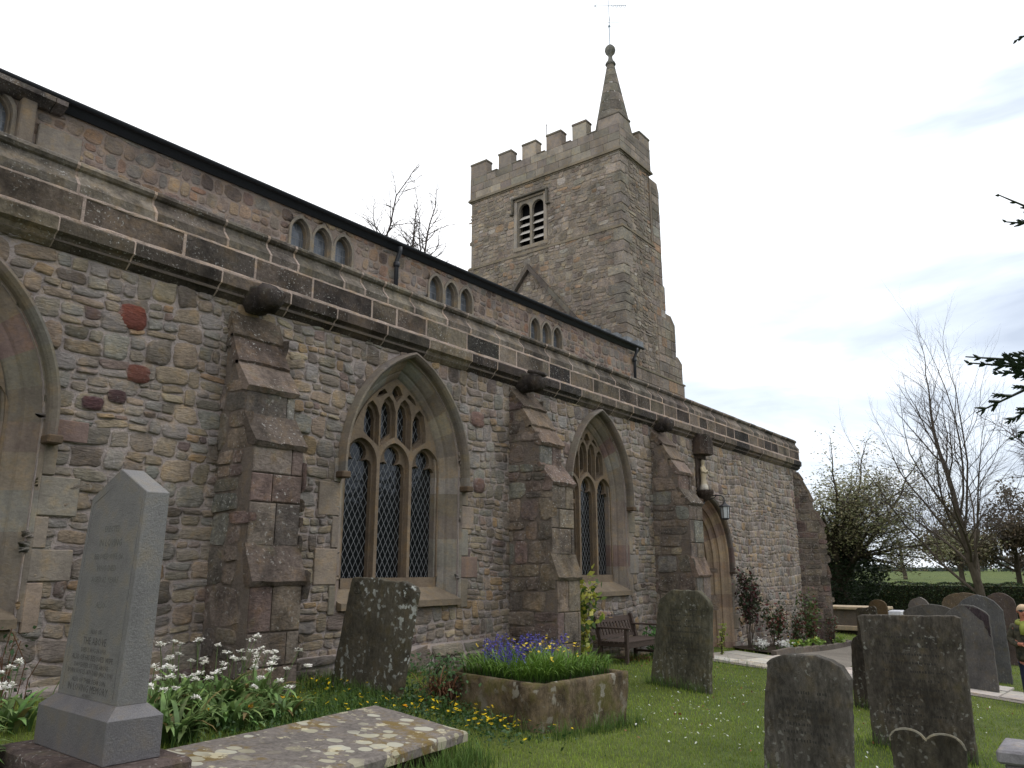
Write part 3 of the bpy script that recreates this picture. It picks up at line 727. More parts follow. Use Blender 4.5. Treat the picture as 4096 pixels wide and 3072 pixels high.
for i in range(9):
    y0, y1 = CY-.1+i*.42, CY-.1+(i+1)*.42
    mb.box(23.55, 23.95, y0, y1-.02, CT+.42+(y0-CY+.2)*sl, CT+.54+(y0-CY+.2)*sl+.10, (.5, .5, .5))
mb.build('lead_flashing', M['lead'], nr)
# east end of the nave: pilaster strip, long dressed block and coping kneeler
mb = MB(); rk = random.Random(8)
mb.box(3.86, 4.08, CY-.14, CY+.1, 7.2, 8.90, lin((120, 110, 98)), .02); mb.box(4.16, 4.82, CY-.05, CY+.1, 7.9, 8.62, lin((128, 120, 110)), .015)
mb.build('pilaster', M['dressed'], church)
mb = MB()
x = -3
while x < 4.4:
    w = min(rk.uniform(.8, 1.3), 4.45-x); mb.prism([(CY-.29, 8.93), (CY-.29, 9.01), (CY-.14, 9.09), (CY+.5, 9.12), (CY+.5, 8.85), (CY-.1, 8.85)], 0, x+.006, x+w-.006, pick([((104, 96, 88), 1), ((88, 80, 74), 1)], rk)); x += w
mb.build('coping', M['parapet'], church)

# ---- west tower
TX, TY0, TY1, TX2 = 24.0, 5.62, 13.04, 26.42
ZS1, ZS2, ZP = 14.35, 17.55, 18.62
tm = MB(); rt = random.Random(33)
BY, BZ0, BZ1 = 9.86, 14.72, 16.72
for (x0, x1, y0, y1, z0, z1) in ((TX-.06, TX2+.06, TY0-.06, TY1+.06, -1, ZS1), (TX+.55, TX2, TY0, TY1, ZS1, ZS2), (TX, TX+.549, TY0, BY-.70, ZS1, ZS2), (TX, TX+.549, BY+.70, TY1, ZS1, ZS2), (TX, TX+.549, BY-.699, BY+.699, ZS1, BZ0-.02), (TX, TX+.549, BY-.699, BY+.699, BZ1+.08, ZS2)): tm.box(x0, x1, y0, y1, z0, z1, lin((132, 124, 114)), mi=1)
BY, BZ0, BZ1 = 9.86, 14.72, 16.72           # belfry opening (centre y, sill, head)
bel = lambda u, v: abs(u-BY) < .86 and BZ0-.05 < v < BZ1+.22
tower = tm
kw = dict(bh=(.22, .40), w=(.22, .58), gap=.02, dome=.02, n=11, r=rt, wa=.03, smear=lin((138, 126, 112)), jit=.06)
rubble(tm, lambda u, v, d: (TX-.06-d, u, v), TY0-.06, TY1+.06, 8.6, ZS1, lambda u, v: TY0+.2 < u < TY1+.06 and v < ZS1-.02, PAL_TOWER, **kw)
rubble(tm, lambda u, v, d: (TX-d, u, v), TY0, TY1, ZS1+.1, ZS2, lambda u, v: TY0+.3 < u < TY1 and ZS1+.1 < v < ZS2-.02 and not bel(u, v), PAL_TOWER, **kw)
rubble(tm, lambda u, v, d: (u, TY0-.06-d, v), TX, TX2+.06, 8.6, ZS1, lambda u, v: TX+.3 < u < TX2+.06 and v < ZS1-.02, PAL_TOWER, **kw)
rubble(tm, lambda u, v, d: (u, TY0-d, v), TX, TX2, ZS1+.1, ZS2, lambda u, v: TX+.3 < u < TX2 and ZS1+.1 < v < ZS2-.02, PAL_TOWER, **kw)
z = 8.4; i = 0                                # corner quoins
while z < ZS2-.1:
    o_ = .06 if z < ZS1-.1 else 0; h = min(rt.uniform(.32, .52), (ZS1 if o_ else ZS2)-z-.01)
    if h < .08: z += h+.03; continue
    a, b = (.62, .34) if i % 2 else (.34, .62)
    tm.box(TX-o_-.03, TX+a, TY0-o_-.03, TY0+b, z+.01, z+h-.01, pick(PAL_ASH, rt), .02); z += h; i += 1
tw = tm.build('tower', [M['tower'], M['mortar']], church, smooth=False)
mb = MB()                                     # string courses
def stringc(z, h, pr, q=0): 
    mb.prism([(TX-pr-q, TY0-pr-q), (TX2+pr+q, TY0-pr-q), (TX2+pr+q, TY1+pr+q), (TX-pr-q, TY1+pr+q)], 2, z, z+h, lin((120, 112, 98)))
stringc(ZS1-.04, .07, .10); stringc(ZS1+.03, .05, .07); stringc(ZS2-.10, .05, .05); stringc(ZS2-.05, .08, .12); stringc(ZS2+.03, .05, .09)
mb.build('string_course', M['dressed'], tw)
mb = MB(); P0 = .05                           # parapet and merlons
mb.box(TX-P0, TX+.35, TY0-P0, TY1+P0, ZS2+.06, ZP, lin((118, 108, 96)), mi=0); mb.box(TX+.35, TX2+P0, TY0-P0, TY0+.30, ZS2+.06, ZP, lin((118, 108, 96)), mi=0)
mb.box(TX2-.3, TX2+P0, TY0+.3, TY1+P0, ZS2+.06, ZP, lin((118, 108, 96))); mb.box(TX+.35, TX2-.3, TY1-.3, TY1+P0, ZS2+.06, ZP, lin((118, 108, 96)))
ashlar(mb, lambda u, v, d: (TX-P0-d, u, v), TY0-P0, TY1+P0, ZS2+.08, ZP, (.24, .34), (.42, .95), PAL_ASH, d=.015, r=rt)
ashlar(mb, lambda u, v, d: (u, TY0-P0-d, v), TX-P0, TX2+P0, ZS2+.08, ZP, (.24, .34), (.42, .95), PAL_ASH, d=.015, r=rt)
MER = [(12.19, 13.09), (10.82, 11.52), (9.52, 10.25), (8.26, 9.0), (7.05, 7.72)]
for a, b in MER:
    mb.box(TX-P0, TX+.35, a, b, ZP, 19.25, pick(PAL_ASH, rt), .015); mb.box(TX-.075, TX+.38, a-.022, b+.022, 19.25, 19.35, pick([((108, 102, 90), 1)], rt), .02)
for a, b in zip([m[1] for m in MER[1:]]+[6.50], [m[0] for m in MER]): mb.box(TX-.09, TX+.38, a+.05, b-.05, ZP-.005, ZP+.06, pick([((110, 104, 92), 1)], rt), .015)
for (x0, x1, y0, y1, zt) in ((TX-P0, TX+.35, TY0-P0, 6.50, 19.08), (TX+.35, 24.86, TY0-P0, TY0+.30, 19.08), (25.62, TX2+P0, TY0-P0, TY0+.30, 19.0), (TX2-.3, TX2+P0, 7.2, 8.2, 19.2), (TX2-.3, TX2+P0, 9.4, 10.4, 19.2), (TX2-.3, TX2+P0, 11.6, 12.8, 19.2)):
    mb.box(x0, x1, y0, y1, ZP, zt, pick(PAL_ASH, rt), .015); mb.box(x0-.025, x1+.025, y0-.025, y1+.025, zt, zt+.10, pick([((108, 102, 90), 1)], rt), .02)
mb.box(TX+.3, TX2-.25, TY0+.25, TY1-.25, ZS2+.1, ZS2+.5, (.1, .1, .1))
mb.build('battlement', M['dressed'], tw)
# corner spirelet
mb = MB(); SX, SY = 24.83, 6.34
n = 8; prof = [(.86, 18.3)]+[(.775-.19*(z-18.75), z) for z in (18.75, 19.2, 19.65, 20.1, 20.55, 21.0, 21.4, 21.75, 22.0)]
for (r0, z0), (r1_, z1) in zip(prof[:-1], prof[1:]):
    for k in range(n):
        t0, t1 = 2*math.pi*(k+.5)/n, 2*math.pi*(k+1.5)/n
        mb.add([(SX+r0*math.cos(t0), SY+r0*math.sin(t0), z0), (SX+r0*math.cos(t1), SY+r0*math.sin(t1), z0), (SX+r1_*math.cos(t1), SY+r1_*math.sin(t1), z1-.012), (SX+r1_*math.cos(t0), SY+r1_*math.sin(t0), z1-.012)], [(0, 1, 2, 3)], pick([((112, 106, 92), 3), ((122, 114, 98), 2), ((98, 94, 82), 1)], rt))
mb.build('spire', M['tower'], tw)
mb = MB(); mb.lathe([(.17, 0), (.22, .04), (.20, .10), (.13, .20), (.09, .32), (.085, .42), (.12, .50), (.19, .58), (.225, .70), (.20, .82), (.12, .92), (.05, .97), (.02, 1.0)], 16, lin((104, 104, 98)), at=(SX, SY, 21.98))
mb.build('finial', M['tower'], tw, smooth=True)
mb = MB(); gr = lin((120, 138, 150))
mb.tube([(SX, SY, 22.9), (SX, SY, 25.2)], [.022, .012], 6, gr)
mb.lathe([(.01, -.06), (.06, 0), (.01, .06)], 8, gr, at=(SX, SY, 23.85))
for (dx, dy) in ((.8, .6), (-.6, .8)):
    mb.tube([(SX-dx*.42, SY-dy*.42, 24.02), (SX+dx*.42, SY+dy*.42, 24.02)], .008, 5, gr)
c_ = Vector((.62, -.78, 0))                 # arrow with pierced tail
mb.tube([Vector((SX, SY, 24.82))-c_*.62, Vector((SX, SY, 24.86))+c_*.75], .013, 5, gr)
for k in range(4):
    p = Vector((SX, SY, 24.85))+c_*(.18+.16*k); mb.tube([p+Vector((0, 0, -.09)), p+c_*.07, p+Vector((0, 0, .09)), p-c_*.07, p+Vector((0, 0, -.09))], .010, 4, gr)
p = Vector((SX, SY, 24.82))-c_*.62; mb.tube([p, p+c_*.14+Vector((0, 0, .09))], .010, 4, gr); mb.tube([p, p+c_*.14-Vector((0, 0, .09))], .010, 4, gr)
mb.build('weathervane', M['paint'], tw, smooth=False)
mb = MB(); mb.tube([(24.3, 9.2, 18.6), (24.3, 9.2, 20.05)], .018, 5, (.2, .2, .2)); mb.lathe([(.005, 0), (.035, .035), (.005, .07)], 6, (.2, .2, .2), at=(24.3, 9.2, 20.03)); mb.build('lightning_rod', M['iron'], tw)
# belfry window: square label, two round-headed lights, pale louvre boards
def yz(poly): return poly
mb = MB(); hw = .68
mb.box(TX-.035, TX+.12, BY-hw-.16, BY-hw, BZ0, BZ1+.06, lin((138, 130, 120)), .01); mb.box(TX-.035, TX+.12, BY+hw, BY+hw+.16, BZ0, BZ1+.06, lin((140, 134, 126)), .01)
mb.box(TX-.05, TX+.2, BY-hw-.2, BY+hw+.2, BZ0-.18, BZ0, lin((132, 124, 112)), .02); mb.box(TX-.033, TX+.12, BY-hw-.16, BY+hw+.16, BZ1+.062, BZ1+.16, lin((120, 112, 100)), .01)
bw = mb.build('belfry_window', M['dressed'], tw)
mb = MB(); dk = lin((96, 92, 84))
mb.box(TX-.15, TX+.0, BY-.92, BY+.92, BZ1+.17, BZ1+.26, dk, .02)
for s in (-1, 1): mb.box(TX-.14, TX, BY+s*.87-.05, BY+s*.87+.05, BZ1-.42, BZ1+.169, dk, .02); mb.box(TX-.15, TX, BY+s*.92-.09, BY+s*.92+.09, BZ1-.50, BZ1-.421, dk, .02)
mb.build('label_mould', M['dressed'], bw)
def lightp(c): 
    w = .29; return [(c-w, BZ0+.0), (c+w, BZ0+.0), (c+w, BZ1-.42)]+[(c+w*math.cos(math.pi*k/12), BZ1-.40+.33*math.sin(math.pi*k/12)) for k in range(1, 12)]+[(c-w, BZ1-.42)]
pl_ = plate('tracery', [(-hw-.01, BZ0-.02), (hw+.01, BZ0-.02), (hw+.01, BZ1+.065), (-hw-.01, BZ1+.065)], [lightp(-.35), lightp(.35)], .04, .18, M['dressed'], bw, lin((126, 120, 110)), loc=(TX+.0, BY, 0))
pl_.rotation_euler = (0, 0, -math.pi/2)
# near-black slab behind the louvres paints the unlit chamber
mb = MB(); mb.box(TX+.40, TX+.54, BY-hw, BY+hw, BZ0, BZ1+.06, (.01, .01, .01)); mb.build('belfry_shade_slab', M['dark'], bw)
for c in (-.35, .35):
    for k in range(4):
        z = BZ0+.28+k*.33; mb = MB()
        mb.add([(TX+.10, BY+c-.31, z), (TX+.10, BY+c+.31, z), (TX+.30, BY+c+.31, z+.21), (TX+.30, BY+c-.31, z+.21), (TX+.10, BY+c-.31, z-.02), (TX+.10, BY+c+.31, z-.02), (TX+.30, BY+c+.31, z+.185), (TX+.30, BY+c-.31, z+.185)],
               [(0, 1, 2, 3), (4, 7, 6, 5), (0, 4, 5, 1), (2, 6, 7, 3), (0, 3, 7, 4), (1, 5, 6, 2)], (.5, .5, .5)); mb.build('louvre', M['louvre'], bw)
# old roof line: a raised gable of drip stones
mb = MB(); ap = (9.86, 13.80); sl_ = 1.19
for s, L in ((-1, 2.5), (1, 2.3)):
    n = 5
    for k in range(n):
        a, b = L*k/n, L*(k+1)/n
        P = [(ap[0]+s*a, ap[1]-sl_*a), (ap[0]+s*(b-.01), ap[1]-sl_*(b-.01)), (ap[0]+s*(b-.01), ap[1]-sl_*(b-.01)-.24), (ap[0]+s*a, ap[1]-sl_*a-.24)]
        mb.prism(P, 0, TX-.26, TX-.05, pick([((104, 96, 84), 1), ((92, 84, 76), 1)], rt))
mb.build('roof_crease', M['dressed'], tw)
# stepped buttress on the tower's far corner and weathered base course
mb = MB()
for (x1, zt, zd) in ((27.10, 17.30, .34), (27.24, 12.98, .14), (27.98, 11.72, .30), (28.45, 10.1, .2)):
    x0 = TX2-.1; yb = TY0-.05-.02*(x1-27)
    mb.prism([(x0, -1), (x1, -1), (x1, zt-zd), (x1-.12 if x1 < 27.2 else x1-.32, zt), (x0, zt)], 1, yb, TY0+1.1, lin((126, 116, 104)), mi=1)
    ashlar(mb, lambda u, v, d, yb=yb: (u, yb-d, v), x0+.12, x1, 8.6, zt-zd, (.3, .42), (.35, .8), PAL_TOWER, d=.02, r=rt, gap=.02, b=.012)
mb.box(TX-.3, 28.0, 5.28, 5.5, 5, 8.85, lin((124, 116, 104)), mi=1)
mb.prism([(5.24, 8.84), (5.24, 8.90), (5.62, 9.12), (5.62, 8.84)], 0, TX-.35, 28.05, lin((112, 106, 90)))
ashlar(mb, lambda u, v, d: (u, 5.28-d, v), TX-.3, 28.0, 7.0, 8.84, (.3, .4), (.5, .9), PAL_TOWER, d=.02, r=rt)
mb.build('tower_buttress', [M['tower'], M['mortar']], tw)
# ================================================================== GROUND
xs = np.concatenate([np.linspace(-14, 30, 221), np.linspace(30.6, 66, 60), np.linspace(68, 175, 50), np.linspace(200, 900, 12)])
ys = np.concatenate([np.linspace(-500, -60, 10), np.linspace(-55, -16, 30), np.linspace(-15.5, 2, 90), np.linspace(2.6, 70, 50), np.linspace(90, 600, 10)])
XX, YY = np.meshgrid(xs, ys, indexing='ij'); ZZ = ground(XX, YY)
ZZ = np.where(XX > 170, np.minimum(ZZ, 1.05), ZZ)
V = np.stack([XX, YY, ZZ], -1).reshape(-1, 3); nx, ny = len(xs), len(ys)
ii, jj = np.meshgrid(np.arange(nx-1), np.arange(ny-1), indexing='ij'); a = (ii*ny+jj).ravel()
gobj = raw_mesh('ground', V, [np.stack([a, a+ny, a+ny+1, a+1], 1)], M['lawn'], smooth=True); tag(gobj, kind='structure')

def sheet(name, poly, mat, dz, step=.25, col=None):
    """a sheet laid on the ground inside a polygon"""
    bm = bmesh.new(); vs = [bm.verts.new((x, y, 0)) for x, y in poly]; bm.faces.new(vs)
    x0, x1 = min(p[0] for p in poly), max(p[0] for p in poly); y0, y1 = min(p[1] for p in poly), max(p[1] for p in poly)
    for ax, lo, hi in ((0, x0, x1), (1, y0, y1)):
        q = lo+step
        while q < hi-.01:
            no = (1, 0, 0) if ax == 0 else (0, 1, 0); co = (q, 0, 0) if ax == 0 else (0, q, 0)
            bmesh.ops.bisect_plane(bm, geom=bm.verts[:]+bm.edges[:]+bm.faces[:], plane_co=co, plane_no=no); q += step
    for v in bm.verts: v.co.z = G(v.co.x, v.co.y)+dz
    bmesh.ops.recalc_face_normals(bm, faces=bm.faces)
    me = bpy.data.meshes.new(name); bm.to_mesh(me); bm.free(); me.materials.append(mat)
    if me.polygons and me.polygons[0].normal.z < 0: me.flip_normals()
    o = link(name, me); tag(o, kind='structure'); return o
PATH = [(14.75, -.35), (17.4, -.35), (17.75, -1.15), (17.35, -2.7), (17.9, -4.9), (18.2, -9), (18.2, -13), (16.2, -13), (16.0, -9), (15.75, -5.2), (14.95, -2.05)]
GRAV = [(17.8, -1.25), (25.3, -.85), (27.2, -.4), (31, -.1), (31, -1.6), (24, -2.2), (17.42, -2.75)]
BED = [(17.9, -.35), (17.9, -1.12), (18.9, -1.14), (25.1, -.80), (24.9, -.55), (24.0, -.02), (18.2, -.02)]
sheet('path_bedding', PATH, M['gravel'], .012)
sheet('gravel_path', GRAV, M['gravel'], .016)
sheet('flower_bed', BED, M['soil'], .05)
# flagstones of the path
mb = MB(); rf = random.Random(2); pin = inpoly(PATH); y = -.4
while y > -12.8:
    h = rf.uniform(.55, .85); x = 14.5+rf.uniform(-.3, 0)
    while x < 18.4:
        w = rf.uniform(.6, 1.1); P = [(x+.012, y-h+.012), (x+w-.012, y-h+.012), (x+w-.012, y-.012), (x+.012, y-.012)]
        if pin(x+w/2, y-h/2):
            dz = rf.uniform(.026, .036); c = pick([((178, 172, 162), 3), ((166, 158, 148), 2), ((188, 184, 176), 2)], rf)
            mb.add([(a, b, G(a, b)+dz) for a, b in P]+[(a, b, G(a, b)-.02) for a, b in P], [(0, 1, 2, 3), (0, 4, 5, 1), (1, 5, 6, 2), (2, 6, 7, 3), (3, 7, 4, 0)], c)
        x += w
    y -= h
tag(mb.build('flagstone_path', M['flag']), kind='structure')
mb = MB(); K = [(17.75, -1.18), (18.9, -1.2), (25.15, -.86), (25.35, -.5)]
for (x0, y0), (x1, y1) in zip(K[:-1], K[1:]):
    L = math.hypot(x1-x0, y1-y0); n = max(1, int(L/.7)); tx, ty = (x1-x0)/L, (y1-y0)/L
    for i in range(n):
        a, b = L*i/n+.006, L*(i+1)/n-.006; p = (x0+tx*a, y0+ty*a); q = (x0+tx*b, y0+ty*b); nxx, nyy = -ty*.06, tx*.06
        z = G((p[0]+q[0])/2, (p[1]+q[1])/2); c = pick([((112, 102, 90), 2), ((98, 90, 82), 1)], rf)
        P = [(p[0]-nxx, p[1]-nyy), (q[0]-nxx, q[1]-nyy), (q[0]+nxx, q[1]+nyy), (p[0]+nxx, p[1]+nyy)]
        mb.add([(u, v, z-.1) for u, v in P]+[(u, v, z+.13) for u, v in P], [(0, 1, 5, 4), (1, 2, 6, 5), (2, 3, 7, 6), (3, 0, 4, 7), (4, 5, 6, 7)], c)
tag(mb.build('bed_kerb', M['flag']), 'low stone kerb edging the rose bed along the church wall', 'kerb')

# ================================================================== GRAVESTONES
def slab_stone(name, label, X, outline, thick, mat, col, base_y=None, edge=None, lean=0.0, group=None, top_col=None, cat='gravestone', bev=.012, sink=.25):
    """upright stone facing east: outline in (y,z) at the plane x=X, given real thickness to the west"""
    by = base_y if base_y is not None else sum(p[0] for p in outline)/len(outline); bz = G(X, by)
    o = thing(name, label, cat, (X, by, bz), group=group)
    pts = [(y-by, z-bz) for y, z in outline]
    re_ = random.Random(int(abs(X*100+by*37))); fine_ = []
    for i in range(len(pts)):
        p, q = pts[i], pts[(i+1) % len(pts)]; L = math.hypot(q[0]-p[0], q[1]-p[1]); k = max(1, int(L/.055))
        for m in range(k): fine_.append((p[0]+(q[0]-p[0])*m/k+re_.gauss(0, .0032), p[1]+(q[1]-p[1])*m/k+re_.gauss(0, .0032)))
    pts = fine_
    ar = sum(pts[i][0]*pts[(i+1) % len(pts)][1]-pts[(i+1) % len(pts)][0]*pts[i][1] for i in range(len(pts)))
    if ar < 0: pts = pts[::-1]
    bm = bmesh.new()
    f = [bm.verts.new((-lean*z, y, z)) for y, z in pts]; b = [bm.verts.new((thick-lean*z, y, z)) for y, z in pts]
    n = len(pts); ff = bm.faces.new(f); bb = bm.faces.new(b[::-1])
    for i in range(n): bm.faces.new((f[(i+1) % n], f[i], b[i], b[(i+1) % n]))
    bmesh.ops.recalc_face_normals(bm, faces=bm.faces)
    ed = [e for e in bm.edges if (e in ff.edges or e in bb.edges)]
    bmesh.ops.bevel(bm, geom=ed, offset=bev, segments=2, affect='EDGES', profile=.6)
    me = bpy.data.meshes.new('slab'); bm.to_mesh(me); bm.free(); me.materials.append(mat)
    at = me.color_attributes.new('Col', 'FLOAT_COLOR', 'POINT'); cc = np.ones((len(me.vertices), 4), np.float32); cc[:, :3] = col
    at.data.foreach_set('color', cc.ravel())
    s = link('slab', me, o); return o, s
def rows(o, n, y0, y1, z0, z1, lean=0, tilt=0, r=None, x=-.002, col=(.03, .03, .025), mat='leadtext'):
    """worn lines of shallow cut lettering, too weathered to read"""
    mb = MB()
    for i in range(n):
        z = z1-(z1-z0)*i/max(1, n-1); w = (y0-y1)*r.uniform(.6, .95); c = (y0+y1)/2+tilt*(z-z0); y = c+w/2
        while y > c-w/2:
            k = r.uniform(.012, .03); h = r.uniform(.016, .024)
            if r.random() < .78: mb.add([(x-lean*z, y, z), (x-lean*z, y-k*.55, z), (x-lean*z-lean*0, y-k*.55, z+h), (x-lean*z, y, z+h)], [(0, 1, 2, 3)], col)
            y -= k
    return mb.build('lettering', M[mat], o)
DKC = lin((88, 83, 72)); rg = random.Random(14)
# leaning lichen-spotted stone under the first window
LB = (5.86, -1.0)
o, s = slab_stone('gravestone', 'tall leaning headstone spotted with white lichen below the big three-light window', 5.9, [(-.42, .20), (-.79, 1.735), (-.83, 1.75), (-1.0, 1.742), (-1.2, 1.745), (-1.28, 1.72), (-1.5, 1.705), (-1.56, 1.715), (-1.72, 1.66), (-1.745, 1.61), (-1.47, .20)], .10, M['grave_lichen'], DKC, base_y=-1.0, bev=.014)
for (y, z) in ((-.90, 1.645), (-1.62, 1.58)):
    m_ = MB()
    y += 1.0; z -= G(5.9, -1.0)
    for (rr, w) in ((.062, .008), (.045, .006)):
        m_.tube([(-.004, y+rr*math.cos(t*math.pi/8), z+rr*math.sin(t*math.pi/8)) for t in range(17)], w, 5, DKC, cap=False)
    for t in range(6): m_.tube([(-.004, y, z), (-.004, y+.04*math.cos(t*math.pi/3), z+.04*math.sin(t*math.pi/3))], .006, 5, DKC)
    m_.build('rosette', M['grave_lichen'], o)
# canted stone by the bench
o, s = slab_stone('gravestone', 'tall dark mossy headstone with cut-off top corners, beside the wooden bench', 10.5, [(-1.90, -.1), (-2.12, 1.30), (-2.15, 1.40), (-2.20, 1.44), (-2.33, 1.535), (-2.38, 1.545), (-2.74, 1.53), (-2.79, 1.50), (-2.90, 1.39), (-2.915, 1.33), (-2.81, -.1)], .13, M['grave_dark'], lin((88, 85, 72)), bev=.014)
rows(o, 9, .30, -.30, .45, 1.05, r=rg, tilt=-.1)
# round-topped stone, front right
o, s = slab_stone('gravestone', 'broad round-topped dark headstone in the right foreground with pale lichen spots', 6.5, [(-4.985, -.2), (-5.08, .83), (-5.12, 1.085)]+[(-5.40+.29*math.cos(t), 1.085+.10*math.sin(t)) for t in np.linspace(.15, math.pi-.5, 12)]+[(-5.69, 1.115), (-5.745, 1.02), (-5.66, -.2)], .12, M['grave_dark'], lin((88, 84, 78)), bev=.016)
rows(o, 7, .22, -.26, .35, .70, r=rg)
# big square slab
o, s = slab_stone('gravestone', 'large square dark headstone with a straight top, widest on the lawn', 9.2, [(-5.19, -.25), (-5.19, .44), (-5.18, 1.19), (-5.168, 1.33), (-5.19, 1.355), (-6.09, 1.375), (-6.135, 1.355), (-6.14, 1.25), (-6.13, .07), (-6.13, -.35)], .12, M['grave_dark'], lin((82, 77, 70)), bev=.012)
rows(o, 10, .36, -.36, .35, 1.1, r=rg)
o, s = slab_stone('gravestone', 'narrow dark headstone with a sloped shoulder half hidden by the large square one', 12.0, [(-4.30, -.3), (-4.30, .26), (-4.33, .82), (-4.37, .89), (-4.47, .955), (-4.62, .985), (-4.78, .955), (-4.88, .89), (-4.92, .8), (-4.9, -.3)], .11, M['grave_dark'], lin((62, 56, 50)))
# small double-headed stone
def hump(c, rr, h, zz, a, b, n=9): return [(c+rr*math.cos(t), zz+h*math.sin(t)) for t in np.linspace(a, b, n)]
o, s = slab_stone('gravestone', 'small headstone with a double-rounded top at the lower right', 6.6, [(-5.965, -.2), (-5.97, .61)]+hump(-6.085, .115, .075, .625, .25, 2.75)+[(-6.21, .635)]+hump(-6.325, .12, .075, .615, .45, 2.9)+[(-6.45, .60), (-6.44, -.2)], .07, M['grave_dark'], lin((76, 72, 63)), bev=.008)
mb = MB()
ln = [(-5.97, .61)]+hump(-6.085, .115, .075, .625, .25, 2.75)+[(-6.21, .635)]+hump(-6.325, .12, .075, .615, .45, 2.9)+[(-6.45, .60)]
oy, oz = o.location.y, o.location.z
mb.tube([(.012, y-oy, z-oz+.001) for y, z in ln], .011, 5, lin((136, 132, 118))); mb.build('pale_top_edge', M['grave_grey'], s)  # paler line along the rounded top edge
# corner block, bottom right
o = thing('gravestone', 'low grey stone block with a flat top, cut by the lower right corner', 'gravestone', (5.0, -7.05, G(5, -7.05)))
z0 = .935-o.location.z
mb = MB(); mb.box(0, .32, -.55, .17, -.2, z0-.07, lin((122, 120, 122)), .01); mb.build('block', M['grave_grey'], o)
mb = MB(); mb.box(-.03, .35, -.58, .20, z0-.068, z0, lin((140, 138, 142)), .012); mb.build('cap', M['grave_grey'], o)
# background stones: (label, x, outline, thickness, colour)
GRY = lin((92, 90, 88)); BRN = lin((96, 84, 70)); DK = lin((70, 64, 54))
def ped(y0, y1, zb, zs, zt, n=9):
    c = (y0+y1)/2; w = (y0-y1)/2
    return [(y0, zb), (y0, zs)]+[(c+w*math.cos(t)*.98, zs+(zt-zs)*(math.sin(t)**1.6)) for t in np.linspace(.12, math.pi-.12, n)]+[(y1, zs), (y1, zb)]
def rnd(y0, y1, zb, zs, zt, n=9):
    c = (y0+y1)/2; w = (y0-y1)/2
    return [(y0, zb), (y0, zs)]+[(c+w*math.cos(t), zs+(zt-zs)*math.sin(t)) for t in np.linspace(.1, math.pi-.1, n)]+[(y1, zs), (y1, zb)]
BG = [('grey headstone with a low pointed top and a dark stain down one edge', 16.9, ped(-4.76, -5.47, -.6, 1.0, 1.19), .11, GRY, 'grave_grey'),
      ('tall grey headstone with a peaked top behind the stained one', 19.5, ped(-4.55, -5.42, -.8, .98, 1.29), .13, lin((88, 88, 88)), 'grave_grey'),
      ('wide grey headstone with a shallow gabled top behind the large square one', 18.6, ped(-3.70, -4.75, -.8, .95, 1.11, 7), .12, lin((82, 80, 76)), 'grave_grey'),
      ('broad brownish round-shouldered headstone in front of the bare tree', 25.0, rnd(-3.40, -4.5, -1.2, .88, 1.19), .14, lin((98, 86, 72)), 'grave_grey'),
      ('brown round-topped headstone right of the bare tree trunk', 26, rnd(-4.30, -5.05, -1.2, .85, 1.17), .14, lin((84, 74, 70)), 'grave_grey'),
      ('small pale pedestal headstone close to the hedge', 28, [(-1.95, -1.2), (-1.95, .70), (-2.03, .84), (-2.14, .90), (-2.3, .95), (-2.45, .86), (-2.56, .70), (-2.56, -1.2)], .2, lin((106, 100, 96)), 'grave_grey'),
      ('low dark brown headstone with a notched top left of the large square one', 22, [(-1.86, -1), (-1.89, .80), (-1.95, .845), (-2.12, .85), (-2.22, .88), (-2.32, .90), (-2.38, .84), (-2.40, -1)], .12, DK, 'grave_dark'),
      ('brown dome-topped headstone behind the notched one', 25, rnd(-1.48, -1.98, -1.1, .74, .95), .13, lin((84, 70, 50)), 'grave_grey')]
for i, (lb, X, ol, th, c, mt) in enumerate(BG):
    o, s = slab_stone('gravestone', lb, X, ol, th, M[mt], c)
    if i == 0:
        mb = MB(); oz, oy = o.location.z, o.location.y
        P = [(-5.10, 1.165), (-5.3, 1.13), (-5.46, 1.01), (-5.46, .62), (-5.43, .66), (-5.42, .74), (-5.38, .80), (-5.37, .9), (-5.30, .95), (-5.2, 1.06)]
        mb.add([(-.003, y-oy, z-oz) for y, z in P], [tuple(range(len(P)))], lin((62, 54, 58))); mb.build('dark_stain', M['grave_dark'], s)
o = thing('gravestone', 'small whitish kerbed gravestone behind the large square headstone', 'gravestone', (24, -2.38, G(24, -2.38)))
mb = MB(); h = .70-o.location.z; mb.box(0, .5, -.17, .17, -.2, h, lin((206, 208, 214)), .03); mb.build('block', M['statue'], o)  # plain whitish stone block
o = thing('chest_tomb', 'low stone chest tomb with a pale projecting top beyond the corner buttress', 'tomb', (29.5, .15, G(29.5, .15)))
z = .53-o.location.z; c1, c2 = lin((176, 160, 138)), lin((104, 96, 88))
mb = MB(); mb.box(-.06, 1.1, -1.1, .9, z-.10, z, c1, .02); mb.build('top_slab', M['flag'], o)
mb = MB(); mb.box(.05, 1.0, -1.0, .8, .3, z-.101, c2, .01); mb.build('chest', M['grave_grey'], o)
mb = MB(); mb.box(-.16, 1.2, -1.2, 1.0, .14, .299, c1, .02); mb.box(.0, 1.1, -1.1, .9, -.3, .139, lin((60, 54, 50))); mb.build('base_step', M['flag'], o)

